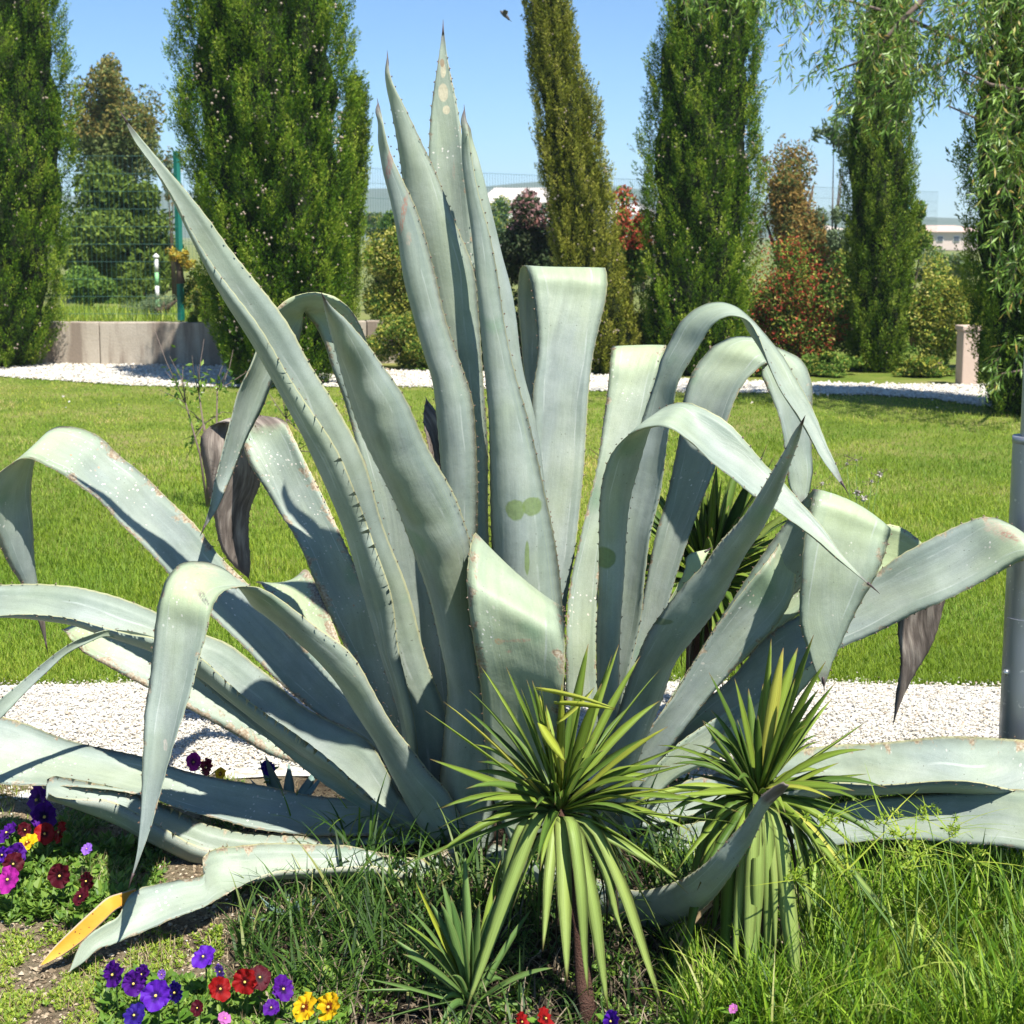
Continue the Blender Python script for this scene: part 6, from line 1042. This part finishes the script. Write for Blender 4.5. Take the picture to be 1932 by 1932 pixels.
def stalks(px, py, heads, label):
    b = G(px, py); R = empty('wildflower', (b[0], b[1], 0), label, 'wildflower'); mh = bpy.data.materials.get('seed_head') or plain('seed_head', (0.55, 0.50, 0.45), 0.9, 0.1, var=0.4, scale=60)
    for hx, hy, r in heads:
        e = P(hx, hy, b[1]); tube('stalk', [b, b*.5+e*.5+np.array([.02, 0, 0]), e], [0.003, 0.002, 0.0012], M_WEED_S, R, 5)
        n = 40; d = unit(rng.normal(0, 1, (n, 3))); link('seed_head', diamonds('seed_head', e+d*r*0.6, d*r*0.5, unit(np.cross(d, rng.normal(0, 1, (n, 3))))*r*0.2, rng.random(n)), R, mh)
        for k in range(6):
            q = e+rng.normal(0, 0.022, 3); tube('bud', [e, q, q+np.array([0, 0, .006])], [0.0008, 0.0008, 0.003], M_TWIG, R, 4)
stalks(1600, 1120, [(1598, 875, .007), (1616, 868, .006), (1660, 895, .013), (1645, 908, .008), (1617, 930, .016), (1630, 940, .016), (1552, 912, .008)], 'withered wildflower stalks with fluffy seed heads above the apron leaf')
stalks(1245, 1560, [(1238, 1392, .006), (1252, 1396, .005), (1326, 1352, .010), (1322, 1372, .010)], 'little faded flower spikes between the two front yuccas')
# young agave offsets in the shade on the left
def pup(px, py, tips, label, w=0.03):
    b = G(px, py); R = empty('agave_offset', (b[0], b[1], 0), label, 'young agave', 'young agaves under the big one')
    for tx, ty, dd in tips:
        e = P(tx, ty, b[1]+dd); sword('leaf', R, [b, (b+e)/2+np.array([0, 0, -0.02]), e], w, M_AGAVE_P, rnd.uniform(-.5, .5), 0.5, 8)
M_AGAVE_P = plain('young_agave_leaf', (0.17, 0.26, 0.23), 0.5, 0.3, var=0.2, scale=12)
pup(545, 1530, [(490, 1435, .1), (500, 1425, 0), (545, 1440, .1), (472, 1470, .05), (610, 1460, .05), (560, 1500, -.15), (600, 1445, .1), (452, 1478, 0)], 'young blue agave offset in shade behind the long low leaf')
pup(555, 1720, [(490, 1690, -.05), (500, 1705, -.1), (470, 1730, -.1), (540, 1680, .05), (560, 1700, -.12), (600, 1690, 0)], 'small agave offset under the broken leaf', 0.022)
pup(1255, 1460, [(1300, 1420, 0), (1350, 1440, .05), (1220, 1400, .05), (1380, 1470, -.05)], 'young agave offset between the yuccas', 0.04)

# ================================================================== HAZE
def haze():
    V = [(x, y, z) for z in (-1.2, 46) for x, y in ((-1000, -30), (1000, -30), (1000, 1150), (-1000, 1150))]
    F = [(3, 2, 1, 0), (4, 5, 6, 7), (0, 1, 5, 4), (1, 2, 6, 5), (2, 3, 7, 6), (3, 0, 4, 7)]
    m = bpy.data.materials.new('thin_haze'); m.use_nodes = True; n = m.node_tree; n.nodes.clear(); out = n.nodes.new('ShaderNodeOutputMaterial'); v = n.nodes.new('ShaderNodeVolumePrincipled')
    v.inputs['Color'].default_value = (0.80, 0.90, 1.0, 1); v.inputs['Density'].default_value = 0.0007; v.inputs['Anisotropy'].default_value = 0.2; n.links.new(v.outputs[0], out.inputs['Volume'])
    tag(link('haze', mesh_py('haze', V, F), None, m), kind='stuff')
haze()
